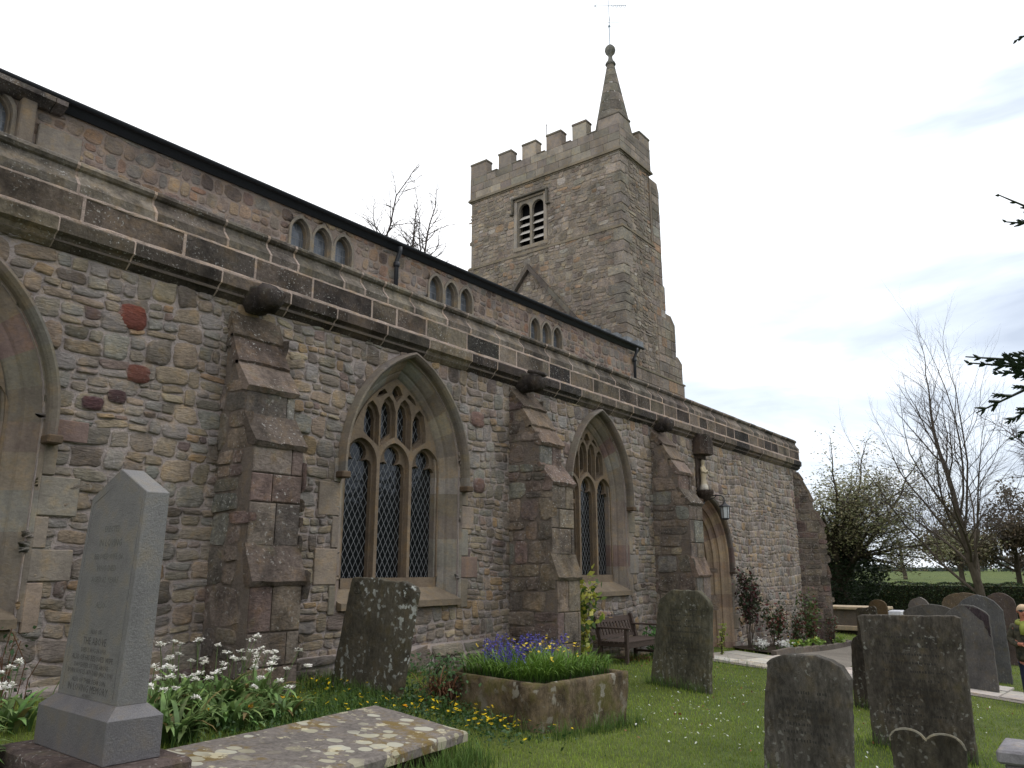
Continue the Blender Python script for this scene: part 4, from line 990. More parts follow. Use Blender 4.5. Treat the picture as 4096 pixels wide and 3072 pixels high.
# ---- ledger slab: flat lichened stone raised on a low base
o = thing('ledger_slab', 'flat lichen-blotched ledger stone lying low in the foreground grass', 'gravestone', (3.9, -2.95, G(3.9, -2.95)))
t = NT('lichened_ledger'); c0 = t.n('ShaderNodeRGB'); c0.outputs[0].default_value = (*lin((120, 115, 110)), 1)
n1 = t.noise(28, 6, .7); n2 = t.noise(2.2, 5, .65); n3 = t.noise(5.5, 6, .72)
c = t.mix(c0.outputs[0], t.ramp(n1, (.3, .55), (.7, 1.35)), 1.0, 'MULTIPLY'); c = t.mix(c, t.ramp(n2, (.35, (.72, .70, .70)), (.65, (1.1, 1.05, 1.02))), 1.0, 'MULTIPLY')
c = t.mix(c, lin((112, 92, 40)), t.ramp(t.noise(2.6, 7, .75), (.52, 0.0), (.62, .8)))
vor = t.n('ShaderNodeTexVoronoi', feature='F1'); vor.inputs['Scale'].default_value = 7.5; vor.inputs['Randomness'].default_value = 1
wn_ = t.n('ShaderNodeTexNoise'); wn_.inputs['Scale'].default_value = 9; t.l(t.co, wn_.inputs['Vector'])
va = t.n('ShaderNodeVectorMath', operation='MULTIPLY_ADD'); va.inputs[1].default_value = (.05,)*3; t.l(wn_.outputs['Color'], va.inputs[0]); t.l(t.co, va.inputs[2]); t.l(va.outputs[0], vor.inputs['Vector'])
sp = t.n('ShaderNodeSeparateColor'); t.l(vor.outputs['Color'], sp.inputs[0])
ra = t.n('ShaderNodeMath', operation='MULTIPLY'); t.l(sp.outputs[0], ra.inputs[0]); ra.inputs[1].default_value = .62
lt = t.n('ShaderNodeMath', operation='LESS_THAN'); t.l(vor.outputs['Distance'], lt.inputs[0]); t.l(ra.outputs[0], lt.inputs[1])
lmask = t.mix(lt.outputs[0], t.ramp(t.noise(1.7, 3, .5), (.33, 0.0), (.48, .95)), 1.0, 'MULTIPLY')
c = t.mix(c, t.mix(lin((176, 174, 160)), lin((150, 144, 120)), sp.outputs[1]), lmask)
c = t.mix(c, lin((186, 178, 150)), t.ramp(t.noise(6, 6, .7), (.58, 0.0), (.62, .8)))
M['ledger'] = t.done(c, .9, t.bump(n3, .5, .02, t.bump(n1, .4, .01)), .2)
cs = [(4.97, -2.24), (4.93, -3.31), (2.55, -3.78), (2.55, -2.76)]; n = 14
mb = MB(); zt = .50-.0
rows_ = []
def topz(x, y=-2.95): return .93-.05*x+.077*y+.195
for inset, dz in ((0, -.075), (0, -.02), (.018, -.004), (.034, 0)):
    ring = []
    cx, cy = sum(p[0] for p in cs)/4, sum(p[1] for p in cs)/4
    for i in range(4):
        (xa, ya), (xb, yb) = cs[i], cs[(i+1) % 4]
        for k in range(n):
            x, y = xa+(xb-xa)*k/n, ya+(yb-ya)*k/n; d = math.hypot(cx-x, cy-y); x += (cx-x)/d*inset; y += (cy-y)/d*inset
            jj = .006*math.sin(13*x+7*y)+.004*math.sin(31*x-17*y); ring.append((x+jj-3.9, y+jj+2.95, topz(x, y)+dz-o.location.z))
    rows_.append(ring)
vs = [p for rr in rows_ for p in rr]; m = 4*n
fs = [(i*m+k, i*m+(k+1) % m, (i+1)*m+(k+1) % m, (i+1)*m+k) for i in range(3) for k in range(m)]+[tuple(3*m+k for k in range(m))]+[tuple(range(m))[::-1]]
mb.add(vs, fs, (.3, .3, .3)); mb.build('top', M['ledger'], o)
mb = MB(); P = [(4.82, -2.36), (4.80, -3.18), (2.6, -3.62), (2.6, -2.85)]
mb.add([(x-3.9, y+2.95, z) for q in (0, 1) for x, y in P for z in ((-.4 if q == 0 else topz(x, y)-.072-o.location.z),)], [(0, 1, 5, 4), (1, 2, 6, 5), (2, 3, 7, 6), (3, 0, 4, 7), (4, 5, 6, 7)], lin((78, 72, 56))); mb.build('base', M['trough'], o)

# ---- grey granite pedestal headstone
A = Vector((2.26, -3.10)); rot = -.039; zb = 1.12
e1 = Vector((math.cos(rot), math.sin(rot))); e2 = Vector((-math.sin(rot), math.cos(rot)))
o = thing('granite_headstone', 'tall grey granite headstone with a gabled top on a stepped base, front left', 'gravestone', (A.x, A.y, G(A.x, A.y)), rot)
gz = o.location.z; GC = lin((113, 112, 111))
def lz(z): return z-gz
w0, d0, w1, d1 = .78, .165, .715, .138; zs, za = 2.278, 2.435; ox, oy = .035, -.008
oy2 = oy+0
bm = bmesh.new()
def ringv(P): return [bm.verts.new(p) for p in P]
f = ringv([(0, 0, lz(zb)), (0, w0, lz(zb)), (ox, oy+w1, lz(zs)), (ox, oy+w1/2, lz(za)), (ox, oy, lz(zs))])
b = ringv([(d0, 0, lz(zb)), (d0, w0, lz(zb)), (ox+d1, oy+w1, lz(zs)), (ox+d1, oy+w1/2, lz(za)), (ox+d1, oy, lz(zs))])
bm.faces.new(f); bm.faces.new(b[::-1])
for i in range(5): bm.faces.new((f[(i+1) % 5], f[i], b[i], b[(i+1) % 5]))
bmesh.ops.recalc_face_normals(bm, faces=bm.faces); bmesh.ops.bevel(bm, geom=bm.edges[:], offset=.004, segments=1, affect='EDGES')
me = bpy.data.meshes.new('shaft'); bm.to_mesh(me); bm.free(); me.materials.append(M['granite'])
at = me.color_attributes.new('Col', 'FLOAT_COLOR', 'POINT'); cc = np.ones((len(me.vertices), 4), np.float32); cc[:, :3] = GC; at.data.foreach_set('color', cc.ravel())
shaft = link('shaft', me, o)
mb = MB(); bc_ = lin((102, 100, 102)); mb.box(-.073, .234, -.068, .848, lz(.842), lz(1.065), bc_, .005)
mb.add([(-.068, -.063, lz(1.0645)), (.229, -.063, lz(1.0645)), (.229, .843, lz(1.0645)), (-.068, .843, lz(1.0645)), (-.004, -.004, lz(zb)+.002), (.169, -.004, lz(zb)+.002), (.169, .784, lz(zb)+.002), (-.004, .784, lz(zb)+.002)], [(0, 1, 5, 4), (1, 2, 6, 5), (2, 3, 7, 6), (3, 0, 4, 7), (4, 5, 6, 7)], bc_); mb.build('base_block', M['granite'], o)
mb = MB(); mb.box(-.22, .36, -.20, .98, lz(.72), lz(.8415), lin((98, 86, 82)), .02); mb.box(-.32, .44, -.30, 1.08, lz(.30), lz(.719), lin((92, 82, 72)), .02); mb.build('plinth', M['buttress'], o)
lean = ox/(zs-zb)
def face(u, z, p=.0015): return (lean*(z-zb)-p, (w0/2+(oy+w1/2-w0/2)*(z-zb)/(zs-zb))-u, lz(z))
def letter_line(txt, z, size, wmax=.62, parent=shaft):
    cu = bpy.data.curves.new('t', 'FONT'); cu.body = txt; cu.size = size; cu.align_x = 'CENTER'; cu.resolution_u = 1
    ob = bpy.data.objects.new('t', cu); C.objects.link(ob); dg = bpy.context.evaluated_depsgraph_get(); dg.update()
    mm = bpy.data.meshes.new_from_object(ob.evaluated_get(dg)); bpy.data.objects.remove(ob)
    xs_ = [v.co.x for v in mm.vertices]
    k = min(1, wmax/max(1e-6, max(xs_)-min(xs_)))
    r = ([v.co.copy() for v in mm.vertices], [tuple(p.vertices) for p in mm.polygons]); bpy.data.meshes.remove(mm)
    return [face(v.x*k, z+v.y*k) for v in r[0]], r[1]
mb = MB()
for txt, z, s_ in (('ERECTED', 2.06, .05), ('IN LOVING', 1.975, .06), ('BELOVED WIFE OF', 1.90, .045), ('WHO DIED', 1.83, .05), ('AGED 62 YEARS', 1.765, .05), ('ALSO', 1.62, .05), ('ALSO OF', 1.475, .035), ('THE ABOVE', 1.415, .058), ('DIED 2 AUG 24 1914', 1.372, .036), ('ALSO OF HIS BELOVED WIFE', 1.328, .042), ('DAUGHTER OF THE ABOVE', 1.288, .036), ('BORN AUG 25 1871 DIED JAN 2 1943', 1.252, .036), ('ALSO OF THEIR DEAR SON', 1.206, .036), ('IN LOVING MEMORY', 1.158, .056), ('AT REST', 1.13, .026)):
    v, f_ = letter_line(txt, z, s_); mb.add(v, f_, (.095, .09, .085) if z < 1.5 else (.135, .135, .125))
mb.build('lettering', M['paint'], shaft, fix=False)
mb = MB(); q = .06
L = [(-w0/2+q, 1.15), (-w0/2+q, zs-.04), (0, za-.075), (w0/2-q, zs-.04), (w0/2-q, 1.15)]
mb.tube([face(u*(.97 if z > 2 else 1), z, -.0015) for u, z in L], .0035, 4, tuple(v*.5 for v in GC)); mb.build('incised_border', M['granite'], shaft)

# ---- stone trough planter
TC = (6.9, -2.35); o = thing('stone_trough', 'old stone trough planter with mossy sides full of bluebells', 'planter', (TC[0], TC[1], G(*TC)))
def trough_ring(off, z, nn=6):
    P = [(6.42, -1.72), (6.10, -3.13), (7.55, -3.28), (7.72, -1.95)]; cx, cy = 6.95, -2.5
    ring = []
    for i in range(4):
        p = Vector(P[i]); a = Vector(P[i-1]); b = Vector(P[(i+1) % 4]); rad = .22 if i == 1 else .07
        u = (a-p).normalized(); v = (b-p).normalized(); cdir = (u+v).normalized()
        for k in range(nn+1):
            t_ = k/nn; q = (p+u*rad)*(1-t_)**2+p*2*t_*(1-t_)+(p+v*rad)*t_**2
            d = (q-Vector((cx, cy))); q = q+d.normalized()*off
            ring.append((q.x-TC[0], q.y-TC[1], z-o.location.z))
    return ring
mb = MB(); rr = [trough_ring(-.04, .0), trough_ring(-.03, .35), trough_ring(0, .6), trough_ring(.005, .765), trough_ring(-.01, .80), trough_ring(-.05, .805), trough_ring(-.10, .80), trough_ring(-.12, .62), trough_ring(-.12, .5)]
rw = random.Random(4); m = len(rr[0]); vs = [tuple(c+rw.uniform(-.008, .008) for c in p) for q in rr for p in q]
fs = [(i*m+k, i*m+(k+1) % m, (i+1)*m+(k+1) % m, (i+1)*m+k) for i in range(len(rr)-1) for k in range(m)]
mb.add(vs, fs, lin((118, 104, 84))); mb.build('basin', M['trough'], o, smooth=True)
mb = MB(); q = trough_ring(-.11, .76); mb.add(q, [tuple(range(len(q)))], (.03, .02, .015)); mb.build('earth', M['soil'], o)

# ---- bench
bz = G(12.5, -.5); o = thing('garden_bench', 'weathered wooden garden bench with slatted back against the church wall', 'bench', (12.5, -.5, bz))
WC = (.5, .5, .5); lx0, lx1 = 11.92-12.5, 13.22-12.5
for s_, x in ((1, lx0), (-1, lx1-.06)):
    mb = MB(); mb.prism([(-.30, -.1), (-.24, -.1), (-.24, .0), (-.24, .40), (-.30+.07, .62), (.14+.12, .78)] if False else [(.20, -.1), (.26, -.1), (.26, .38), (.36, .74), (.355, .76), (.30, .76), (.20, .40)], 0, x, x+.06, WC); mb.build('back_leg', M['wood'], o)
    mb = MB(); mb.box(x, x+.06, -.31, -.25, -.1, .565, WC, .006); mb.build('front_leg', M['wood'], o)
    mb = MB(); mb.box(x-.01, x+.07, -.35, .30, .566, .596, WC, .008); mb.build('armrest', M['wood'], o)
    mb = MB(); mb.box(x+.01, x+.05, -.25, .22, .28, .34, WC, .004); mb.box(x+.015, x+.045, -.25, .22, .10, .14, WC, .004); mb.build('side_rail', M['wood'], o)
mb = MB()
for k in range(6): mb.box(lx0, lx1, -.30+.085*k, -.30+.085*k+.07, .345, .37, WC, .004)
mb.build('seat', M['wood'], o)
mb = MB(); mb.box(lx0+.061, lx1-.061, -.295, -.265, .26, .344, WC, .004); mb.build('front_rail', M['wood'], o)
mb = MB(); mb.prism([(.315, .65), (.345, .65), (.37, .73), (.34, .73)], 0, lx0+.061, lx1-.061, WC); mb.prism([(.225, .385), (.255, .385), (.272, .44), (.242, .44)], 0, lx0+.061, lx1-.061, WC); bk = mb.build('back_rail', M['wood'], o)
mb = MB(); mb.prism([(.322, .664), (.336, .664), (.357, .722), (.337, .722)], 0, -.06, .07, WC); mb.build('name_plate', M['brass'], bk)
mb = MB()
for k in range(11):
    x = lx0+.10+k*(lx1-lx0-.25)/10; mb.prism([(.250, .44), (.268, .44), (.335, .65), (.317, .65)], 0, x, x+.055, WC)
mb.build('back_slats', M['wood'], o)
# ---- lantern and statue
o = thing('wall_lantern', 'black glazed lantern hanging from an iron wall bracket above the doorway', 'lantern', (17.15, 0, 3.43))
mb = MB(); mb.tube([(0, .0, .04), (0, -.30, .04), (0, -.44, .03), (0, -.50, -.02), (0, -.51, -.12)], .014, 6, WC); mb.tube([(0, 0, -.10), (0, -.10, -.06), (0, -.26, -.02), (0, -.32, .03)], .010, 6, WC); mb.box(-.04, .04, -.02, .0, -.14, .10, WC, .004); br = mb.build('bracket', M['iron'], o)
def hexr(r_, z, n=6): return [(r_*math.cos(2*math.pi*k/n), -.51+r_*math.sin(2*math.pi*k/n), z) for k in range(n)]
mb = MB(); mb.lathe([(.012, .02), (.03, 0), (.045, -.03), (.13, -.085), (.135, -.10), (.10, -.10)], 6, WC, at=(0, -.51, -.13)); mb.build('lantern_roof', M['iron'], o)
mb = MB()
t_, b_ = hexr(.105, -.225), hexr(.085, -.49)
for k in range(6): mb.tube([t_[k], b_[k]], .007, 4, WC); mb.tube([b_[k], b_[(k+1) % 6]], .007, 4, WC)
mb.lathe([(.05, -.02), (.09, 0), (.09, .012), (.03, .014)], 6, WC, at=(0, -.51, -.505)); mb.build('lantern_frame', M['iron'], o)
gm = NT('lantern_glass'); gm.done((.42, .45, .46), .12, None, .5)
mb = MB(); t_, b_ = hexr(.098, -.232), hexr(.078, -.485); mb.add(t_+b_, [(k, (k+1) % 6, 6+(k+1) % 6, 6+k) for k in range(6)], WC); mb.build('lantern_glass', gm.mat, o)
o = thing('statue', 'small pale robed figure standing on a corbel above the church door', 'statue', (NX-.02, -.13, 3.58))
mb = MB(); n = 14; ST = lin((186, 174, 150)); SW = lin((204, 198, 186))
sec = [(0, .0, .10, .085, SW), (.03, -.005, .115, .10, SW), (.10, -.01, .10, .085, SW), (.16, 0, .075, .065, ST), (.28, .0, .07, .06, ST), (.36, -.01, .085, .068, ST), (.44, -.005, .088, .066, ST), (.52, 0, .08, .055, ST), (.555, 0, .05, .042, ST), (.575, 0, .030, .030, ST), (.60, -.006, .036, .04, ST), (.64, -.008, .045, .05, ST), (.68, -.006, .04, .045, ST), (.705, 0, .018, .02, ST)]
vs = [(a*math.cos(2*math.pi*k/n), y+b*math.sin(2*math.pi*k/n)*(1+.06*math.sin(5*k)), z) for z, y, a, b, c in sec for k in range(n)]; cl = [c for z, y, a, b, c in sec for k in range(n)]
mb.add(vs, [(i*n+k, i*n+(k+1) % n, (i+1)*n+(k+1) % n, (i+1)*n+k) for i in range(len(sec)-1) for k in range(n)]+[tuple((len(sec)-1)*n+k for k in range(n))], cl)
for s_ in (-1, 1): mb.tube([(s_*.075, .0, .52), (s_*.10, -.02, .42), (s_*.05, -.08, .40), (0, -.10, .455)], [.03, .03, .025, .02], 7, ST)
mb.build('robed_body', M['statue'], o, smooth=True)
# ================================================================== PLANTS
nr_ = np.random.default_rng(5)
def blades(P, ang, L, W, bend, c0, c1, segs=2, shape='grass', lift=None):
    """curved leaf strips: rows of points, heading, length, width, bend (0 upright .. 1+ arching over)"""
    P = np.asarray(P, float); N = len(P); ang, L, W, bend = [np.broadcast_to(np.asarray(q, float), (N,)) for q in (ang, L, W, bend)]
    h = np.stack([np.cos(ang), np.sin(ang), np.zeros(N)], 1); sd = np.stack([-np.sin(ang), np.cos(ang), np.zeros(N)], 1)
    V = []; Cc = []; pos = P.copy(); th = np.full(N, .08)+.12*bend
    for s in range(segs+1):
        t = s/segs
        w = W*(1-t)**.8 if shape == 'grass' else W*np.maximum(.03, np.sin(np.pi*(.12+.86*t)))**.8
        if s == segs: w = W*.04
        w = np.broadcast_to(w, (N,))
        V += [pos-sd*w[:, None]/2, pos+sd*w[:, None]/2]; c = c0*(1-t)+c1*t; Cc += [c, c]
        pos = pos+(h*np.sin(th)[:, None]+np.array([0, 0, 1.])*np.cos(th)[:, None])*(L/segs)[:, None]
        th = th+bend*(1.9/segs)*(1 if s else .6)
    V = np.stack(V, 1).reshape(-1, 3); Cc = np.stack(Cc, 1).reshape(-1, 3); k = 2*(segs+1); b = np.arange(N)[:, None]*k
    F = np.concatenate([b+np.array([[2*s, 2*s+1, 2*s+3, 2*s+2]]) for s in range(segs)])
    return V, F, Cc
def vary(c, N, j=.2, hue=.08): 
    a = np.array(lin(c))[None]*(1+nr_.uniform(-j, j, (N, 1))); return np.clip(a*(1+nr_.uniform(-hue, hue, (N, 3))), 0, 1)
def quads(P, size, c, flat=0.0, asp=1.0, nrm=None):
    """small randomly turned leaves (four-cornered, slightly folded)"""
    N = len(P); n = nr_.normal(size=(N, 3)); n[:, 2] += flat
    if nrm is not None: n = n*.7+nrm*1.2
    n /= np.linalg.norm(n, axis=1)[:, None]; a = np.cross(n, nr_.normal(size=(N, 3))); a /= np.linalg.norm(a, axis=1)[:, None]; b = np.cross(n, a)
    s = np.broadcast_to(np.asarray(size, float), (N,))[:, None]*nr_.uniform(.6, 1.3, (N, 1))
    V = np.stack([P-a*s*asp, P-b*s*.5+n*s*.15, P+a*s*asp, P+b*s*.5+n*s*.15], 1).reshape(-1, 3)
    return V, np.arange(N*4).reshape(N, 4), np.repeat(c, 4, axis=0)
class Acc:
    def __init__(s): s.V = []; s.F = []; s.C = []; s.n = 0
    def add(s, t):
        V, F, c = t; s.V.append(V); s.F.append(F+s.n); s.C.append(c); s.n += len(V); return s
    def build(s, name, mat, parent=None, loc=(0, 0, 0), smooth=False):
        V = np.concatenate(s.V)
        d = {}
        for F in s.F: d.setdefault(F.shape[1], []).append(F)
        F = [np.concatenate(v) for v in d.values()]
        return raw_mesh(name, V-np.array(loc), F, mat, parent, np.concatenate(s.C), smooth)
def gpts(xy): xy = np.asarray(xy, float); return np.column_stack([xy, ground(xy[:, 0], xy[:, 1])])
def mask_poly(xy, poly):
    x, y = xy[:, 0], xy[:, 1]; c = np.zeros(len(xy), bool); n = len(poly); j = n-1
    for i in range(n):
        (xi, yi), (xj, yj) = poly[i], poly[j]
        if yi != yj: c ^= ((yi > y) != (yj > y)) & (x < (xj-xi)*(y-yi)/(yj-yi)+xi)
        j = i
    return c
AVOID = [PATH, GRAV, BED, [(6.38, -1.7), (6.08, -3.14), (7.56, -3.28), (7.74, -1.93)], [(4.95, -2.28), (4.9, -3.26), (2.4, -3.75), (2.4, -2.8)], [(1.85, -3.55), (2.9, -3.55), (2.9, -1.85), (1.85, -1.85)],
         [(4.6, .1), (5.32, .1), (5.32, -.72), (4.6, -.72)], [(9.7, .1), (10.4, .1), (10.4, -.87), (9.7, -.87)], [(14.55, .1), (15.25, .1), (15.25, -.87), (14.55, -.87)], [(-5, -.07), (CORNER, -.07), (CORNER, 30), (-5, 30)], [(CORNER-.5, 0), (24.95, -.8), (25.3, -.3), (CORNER+.3, 1)]]
def allowed(xy):
    k = np.ones(len(xy), bool)
    for p in AVOID: k &= ~mask_poly(xy, p)
    return k
# mown lawn: short blades, thinning out with distance
N = 330000
r = 2.2*np.exp(nr_.uniform(0, 1, N)*math.log(34/2.2)); az = nr_.uniform(R_(-6), R_(80), N)
xy = np.column_stack([EYE[0]+r*np.cos(az), EYE[1]+r*np.sin(az)]); k = allowed(xy) & (xy[:, 1] < 3); xy, r = xy[k], r[k]; N = len(xy)
P = gpts(xy); patch = .5+.5*np.sin(xy[:, 0]*1.3+1.7*np.sin(xy[:, 1]*.9))*np.sin(xy[:, 1]*1.6+xy[:, 0]*.4)
rough_ = np.clip(1-(xy[:, 1]+4.6+.16*xy[:, 0])/-1.2, 0, 1)                # longer towards the wall and slab
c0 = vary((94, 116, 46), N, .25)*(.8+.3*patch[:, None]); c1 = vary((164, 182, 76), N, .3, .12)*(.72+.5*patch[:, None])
dry = nr_.random(N) < .07; c1[dry] = vary((150, 142, 88), int(dry.sum()), .2)
h = nr_.uniform(.022, .05, N)*(1+.012*r)*(1+.55*nr_.random(N)*np.clip((xy[:, 1]+3.2)/2.5, 0, 1)); sc_ = np.clip(r/6, .7, 4)
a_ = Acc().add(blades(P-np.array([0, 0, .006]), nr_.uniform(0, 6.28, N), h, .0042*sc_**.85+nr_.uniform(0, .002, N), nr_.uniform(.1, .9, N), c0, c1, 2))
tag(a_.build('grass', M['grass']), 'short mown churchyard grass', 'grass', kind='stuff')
# long rough grass at the feet of walls and stones
pts = []
def line_pts(x0, y0, x1, y1, n, sp): 
    t_ = nr_.random(n); pts.append(np.column_stack([x0+(x1-x0)*t_, y0+(y1-y0)*t_])+nr_.normal(0, sp, (n, 2)))
line_pts(2.4, -2.65, 4.9, -2.15, 1500, .10); line_pts(5.0, -2.2, 4.98, -3.4, 300, .06); line_pts(2.6, -3.95, 4.95, -3.42, 1500, .10); line_pts(5.3, -.25, 9.6, -.2, 900, .14); line_pts(6.0, -1.6, 6.0, -3.2, 260, .09); line_pts(6.1, -3.3, 7.6, -3.4, 420, .06)
line_pts(5.78, -.45, 5.78, -1.5, 600, .09); line_pts(4.4, -1.9, 5.7, -1.4, 1500, .22); line_pts(10.4, -1.9, 10.4, -2.85, 260, .05); line_pts(6.45, -4.95, 6.45, -5.7, 200, .05); line_pts(9.1, -5.15, 9.1, -6.2, 240, .05); line_pts(10.5, -.5, 14.4, -.3, 800, .2); line_pts(1.8, -3.8, 2.9, -3.7, 300, .08); line_pts(7.8, -1.9, 9.5, -.9, 500, .3)
line_pts(14.7, -.9, 14.9, -2.0, 120, .06); line_pts(11.9, -4.3, 11.9, -4.9, 90, .05)
xy = np.concatenate(pts); xy = xy[allowed(xy)]; N = len(xy)
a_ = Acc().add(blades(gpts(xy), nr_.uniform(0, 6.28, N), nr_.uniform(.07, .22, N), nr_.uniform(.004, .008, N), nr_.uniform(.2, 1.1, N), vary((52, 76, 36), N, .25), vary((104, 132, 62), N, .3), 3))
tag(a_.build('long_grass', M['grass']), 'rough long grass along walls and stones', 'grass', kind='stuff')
# low weeds with round leaves in the rough patch
xyw = np.concatenate([nr_.normal((5.9, -2.3), (.30, .42), (900, 2)), nr_.normal((5.3, -1.6), (.45, .35), (800, 2)), nr_.normal((6.2, -1.4), (.2, .3), (350, 2)), nr_.normal((5.6, -2.9), (.3, .3), (350, 2)), nr_.normal((4.3, -1.9), (.5, .25), (500, 2)), nr_.normal((8.6, -.9), (.7, .3), (300, 2))])
xyw = xyw[allowed(xyw)]; N = len(xyw); Pw = gpts(xyw)+np.column_stack([np.zeros((N, 2)), nr_.uniform(.02, .12, N)])
a_ = Acc().add(quads(Pw, .024, vary((58, 84, 46), N, .3, .1), 1.2, .8)); tag(a_.build('ground_cover', M['leaf']), 'low round-leaved weeds among the graves', 'ground cover', kind='stuff')
def petals(centres, size, col, n=7, cup=.35, centre_col=None):
    """little open flowers: n petals round a centre"""
    Cn = np.asarray(centres, float); N = len(Cn); V = []; F = []; Cc = []
    tilt = nr_.normal(0, .35, (N, 2)); ph = nr_.uniform(0, 6.28, N); sz = np.broadcast_to(size, (N,))*nr_.uniform(.75, 1.2, N)
    for k in range(n):
        t_ = ph+2*np.pi*k/n; d = np.column_stack([np.cos(t_), np.sin(t_), tilt[:, 0]*np.cos(t_)+tilt[:, 1]*np.sin(t_)+cup]); s = np.column_stack([-np.sin(t_), np.cos(t_), np.zeros(N)])
        w = sz*2.2/n
        V += [Cn, Cn+d*(sz*.6)[:, None]-s*w[:, None], Cn+d*sz[:, None], Cn+d*(sz*.6)[:, None]+s*w[:, None]]
    V = np.stack(V, 1).reshape(-1, 3); return V, np.arange(len(V)).reshape(-1, 4), np.repeat(col, 4*n, axis=0)
N = 230; xyc = np.concatenate([nr_.normal((5.75, -2.45), (.22, .38), (55, 2)), nr_.normal((5.4, -1.3), (.4, .4), (26, 2)), nr_.normal((4.7, -1.5), (.4, .2), (18, 2)), nr_.normal((6.0, -2.9), (.3, .25), (30, 2)), nr_.normal((8.2, -1.1), (.6, .3), (16, 2)), nr_.normal((5.9, -.7), (.3, .2), (14, 2))])
xyc = xyc[allowed(xyc)]; N = len(xyc); a_ = Acc().add(petals(gpts(xyc)+np.column_stack([np.zeros((N, 2)), nr_.uniform(.06, .16, N)]), .020, vary((232, 200, 40), N, .12, .05), 7))
tag(a_.build('celandines', M['petal']), 'scattered yellow celandine flowers', 'flowers', kind='stuff')
N = 330; xyc = np.concatenate([nr_.uniform((7, -6.4), (14.5, -1.5), (120, 2)), nr_.normal((8.4, -3.6), (.9, .6), (90, 2)), nr_.normal((11.2, -3.2), (.7, .5), (40, 2))]); xyc = xyc[allowed(xyc)]; N = len(xyc)
a_ = Acc().add(petals(gpts(xyc)+np.array([0, 0, .045]), .0125, vary((226, 228, 222), N, .08, .02), 8, .1)); tag(a_.build('daisies', M['petal']), 'white daisies dotted over the lawn', 'flowers', kind='stuff')

# dead leaves under the bench and blown along the wall
xyl = np.concatenate([nr_.normal((12.9, -.35), (.5, .22), (330, 2)), nr_.uniform((5.4, -.6), (14.4, -.12), (160, 2)), nr_.uniform((6, -6), (14, -.6), (120, 2))]); xyl = xyl[allowed(xyl)]; n = len(xyl)
a_ = Acc().add(quads(gpts(xyl)+np.array([0, 0, .035]), .026, np.concatenate([vary((124, 80, 54), n, .35, .12)]), 1.4, .8)); tag(a_.build('fallen_leaves', M['leaf']), 'brown dead leaves under the bench and along the wall foot', 'leaves', kind='stuff')
# dandelions
for i, (x, y, s_, lb) in enumerate([(3.75, -1.60, .036, 'orange-yellow dandelion head nearest the granite headstone'), (4.13, -1.62, .036, 'orange-yellow dandelion in the middle of the white-flowered clumps'), (4.58, -1.45, .032, 'orange-yellow dandelion at the right edge of the white-flowered clumps'), (5.50, -2.05, .034, 'large yellow dandelion by the far corner of the ledger slab')]):
    z = G(x, y); o = thing('dandelion', lb, 'dandelion', (x, y, z), group='dandelions in the rough grass'); H = .13 if i < 3 else .10
    mb = MB(); mb.tube([(0, 0, 0), (.01, 0, H*.6), (.005, -.01, H)], .004, 5, lin((110, 120, 70))); mb.build('stem', M['leaf'], o)
    a_ = Acc()
    for q, cu in ((1.0, .15), (.75, .5), (.45, 1.0)): a_.add(petals(np.array([[.005, -.01, H]]), s_*q, vary((238, 180, 24), 1, .05), 14, cu))
    a_.build('flower_head', M['petal'], o)

# wild garlic: arching strap leaves and heads of small white flowers
def garlic(x, y, R, nl, nf, label, hl=1.0, seed=0, hf=1.0):
    z = G(x, y); o = thing('wild_garlic', label, 'flowering plant', (x, y, z), group='white-flowered strap-leaved clumps')
    nl = int(nl*1.55); rad = R*1.12*np.sqrt(nr_.random(nl)); t_ = nr_.uniform(0, 6.28, nl); xy = np.column_stack([x+rad*np.cos(t_)*.75, y+rad*np.sin(t_)*.75])
    ang = t_+nr_.normal(0, 1.0, nl)
    a_ = Acc().add(blades(gpts(xy), ang, nr_.uniform(.20, .46, nl)*hl, nr_.uniform(.022, .056, nl), nr_.uniform(.7, 1.55, nl), vary((58, 86, 42), nl, .25), np.where(nr_.random((nl, 1)) < .08, vary((150, 128, 84), nl, .25), vary((124, 150, 88), nl, .38, .12)), 6, 'strap'))
    a_.build('leaves', M['leaf'], o, (x, y, z))
    rad = R*np.sqrt(nr_.random(nf)); t_ = nr_.uniform(0, 6.28, nf); mb = MB(); heads = []
    for q in range(nf):
        fx, fy = rad[q]*math.cos(t_[q]), rad[q]*math.sin(t_[q]); H = nr_.uniform(.27, .47)*hf; dx, dy = nr_.normal(0, .05, 2)+np.array([fx, fy])*.35
        mb.tube([(fx, fy, 0), (fx+dx*.5, fy+dy*.5, H*.6), (fx+dx, fy+dy, H)], .0035, 4, lin((96, 116, 66)), cap=False); heads.append((fx+dx, fy+dy, H))
    st = mb.build('flower_stems', M['leaf'], o, fix=False)
    cs = []
    for hx, hy, hz in heads:
        n = nr_.integers(9, 17); d = nr_.normal(size=(n, 3)); d /= np.linalg.norm(d, axis=1)[:, None]; d[:, 2] = np.abs(d[:, 2])*.8-.15
        cs.append(np.array([hx, hy, hz])+d*nr_.uniform(.018, .040, (n, 1)))
    cs = np.concatenate(cs); Acc().add(petals(cs, .017, vary((236, 234, 226), len(cs), .06, .03), 5, .3)).build('flower_heads', M['petal'], o)
garlic(3.55, -1.30, .30, 85, 13, 'white-flowered wild garlic clump directly right of the granite headstone')
garlic(4.05, -1.05, .34, 95, 20, 'tallest white-flowered wild garlic clump, at the foot of the left buttress', 1.1, hf=1.25)
garlic(4.50, -1.12, .28, 80, 15, 'white-flowered wild garlic clump right of the tallest one', 1.0, hf=1.1)
garlic(3.30, -1.85, .24, 70, 5, 'mostly leafy wild garlic clump between the granite headstone and the ledger slab')
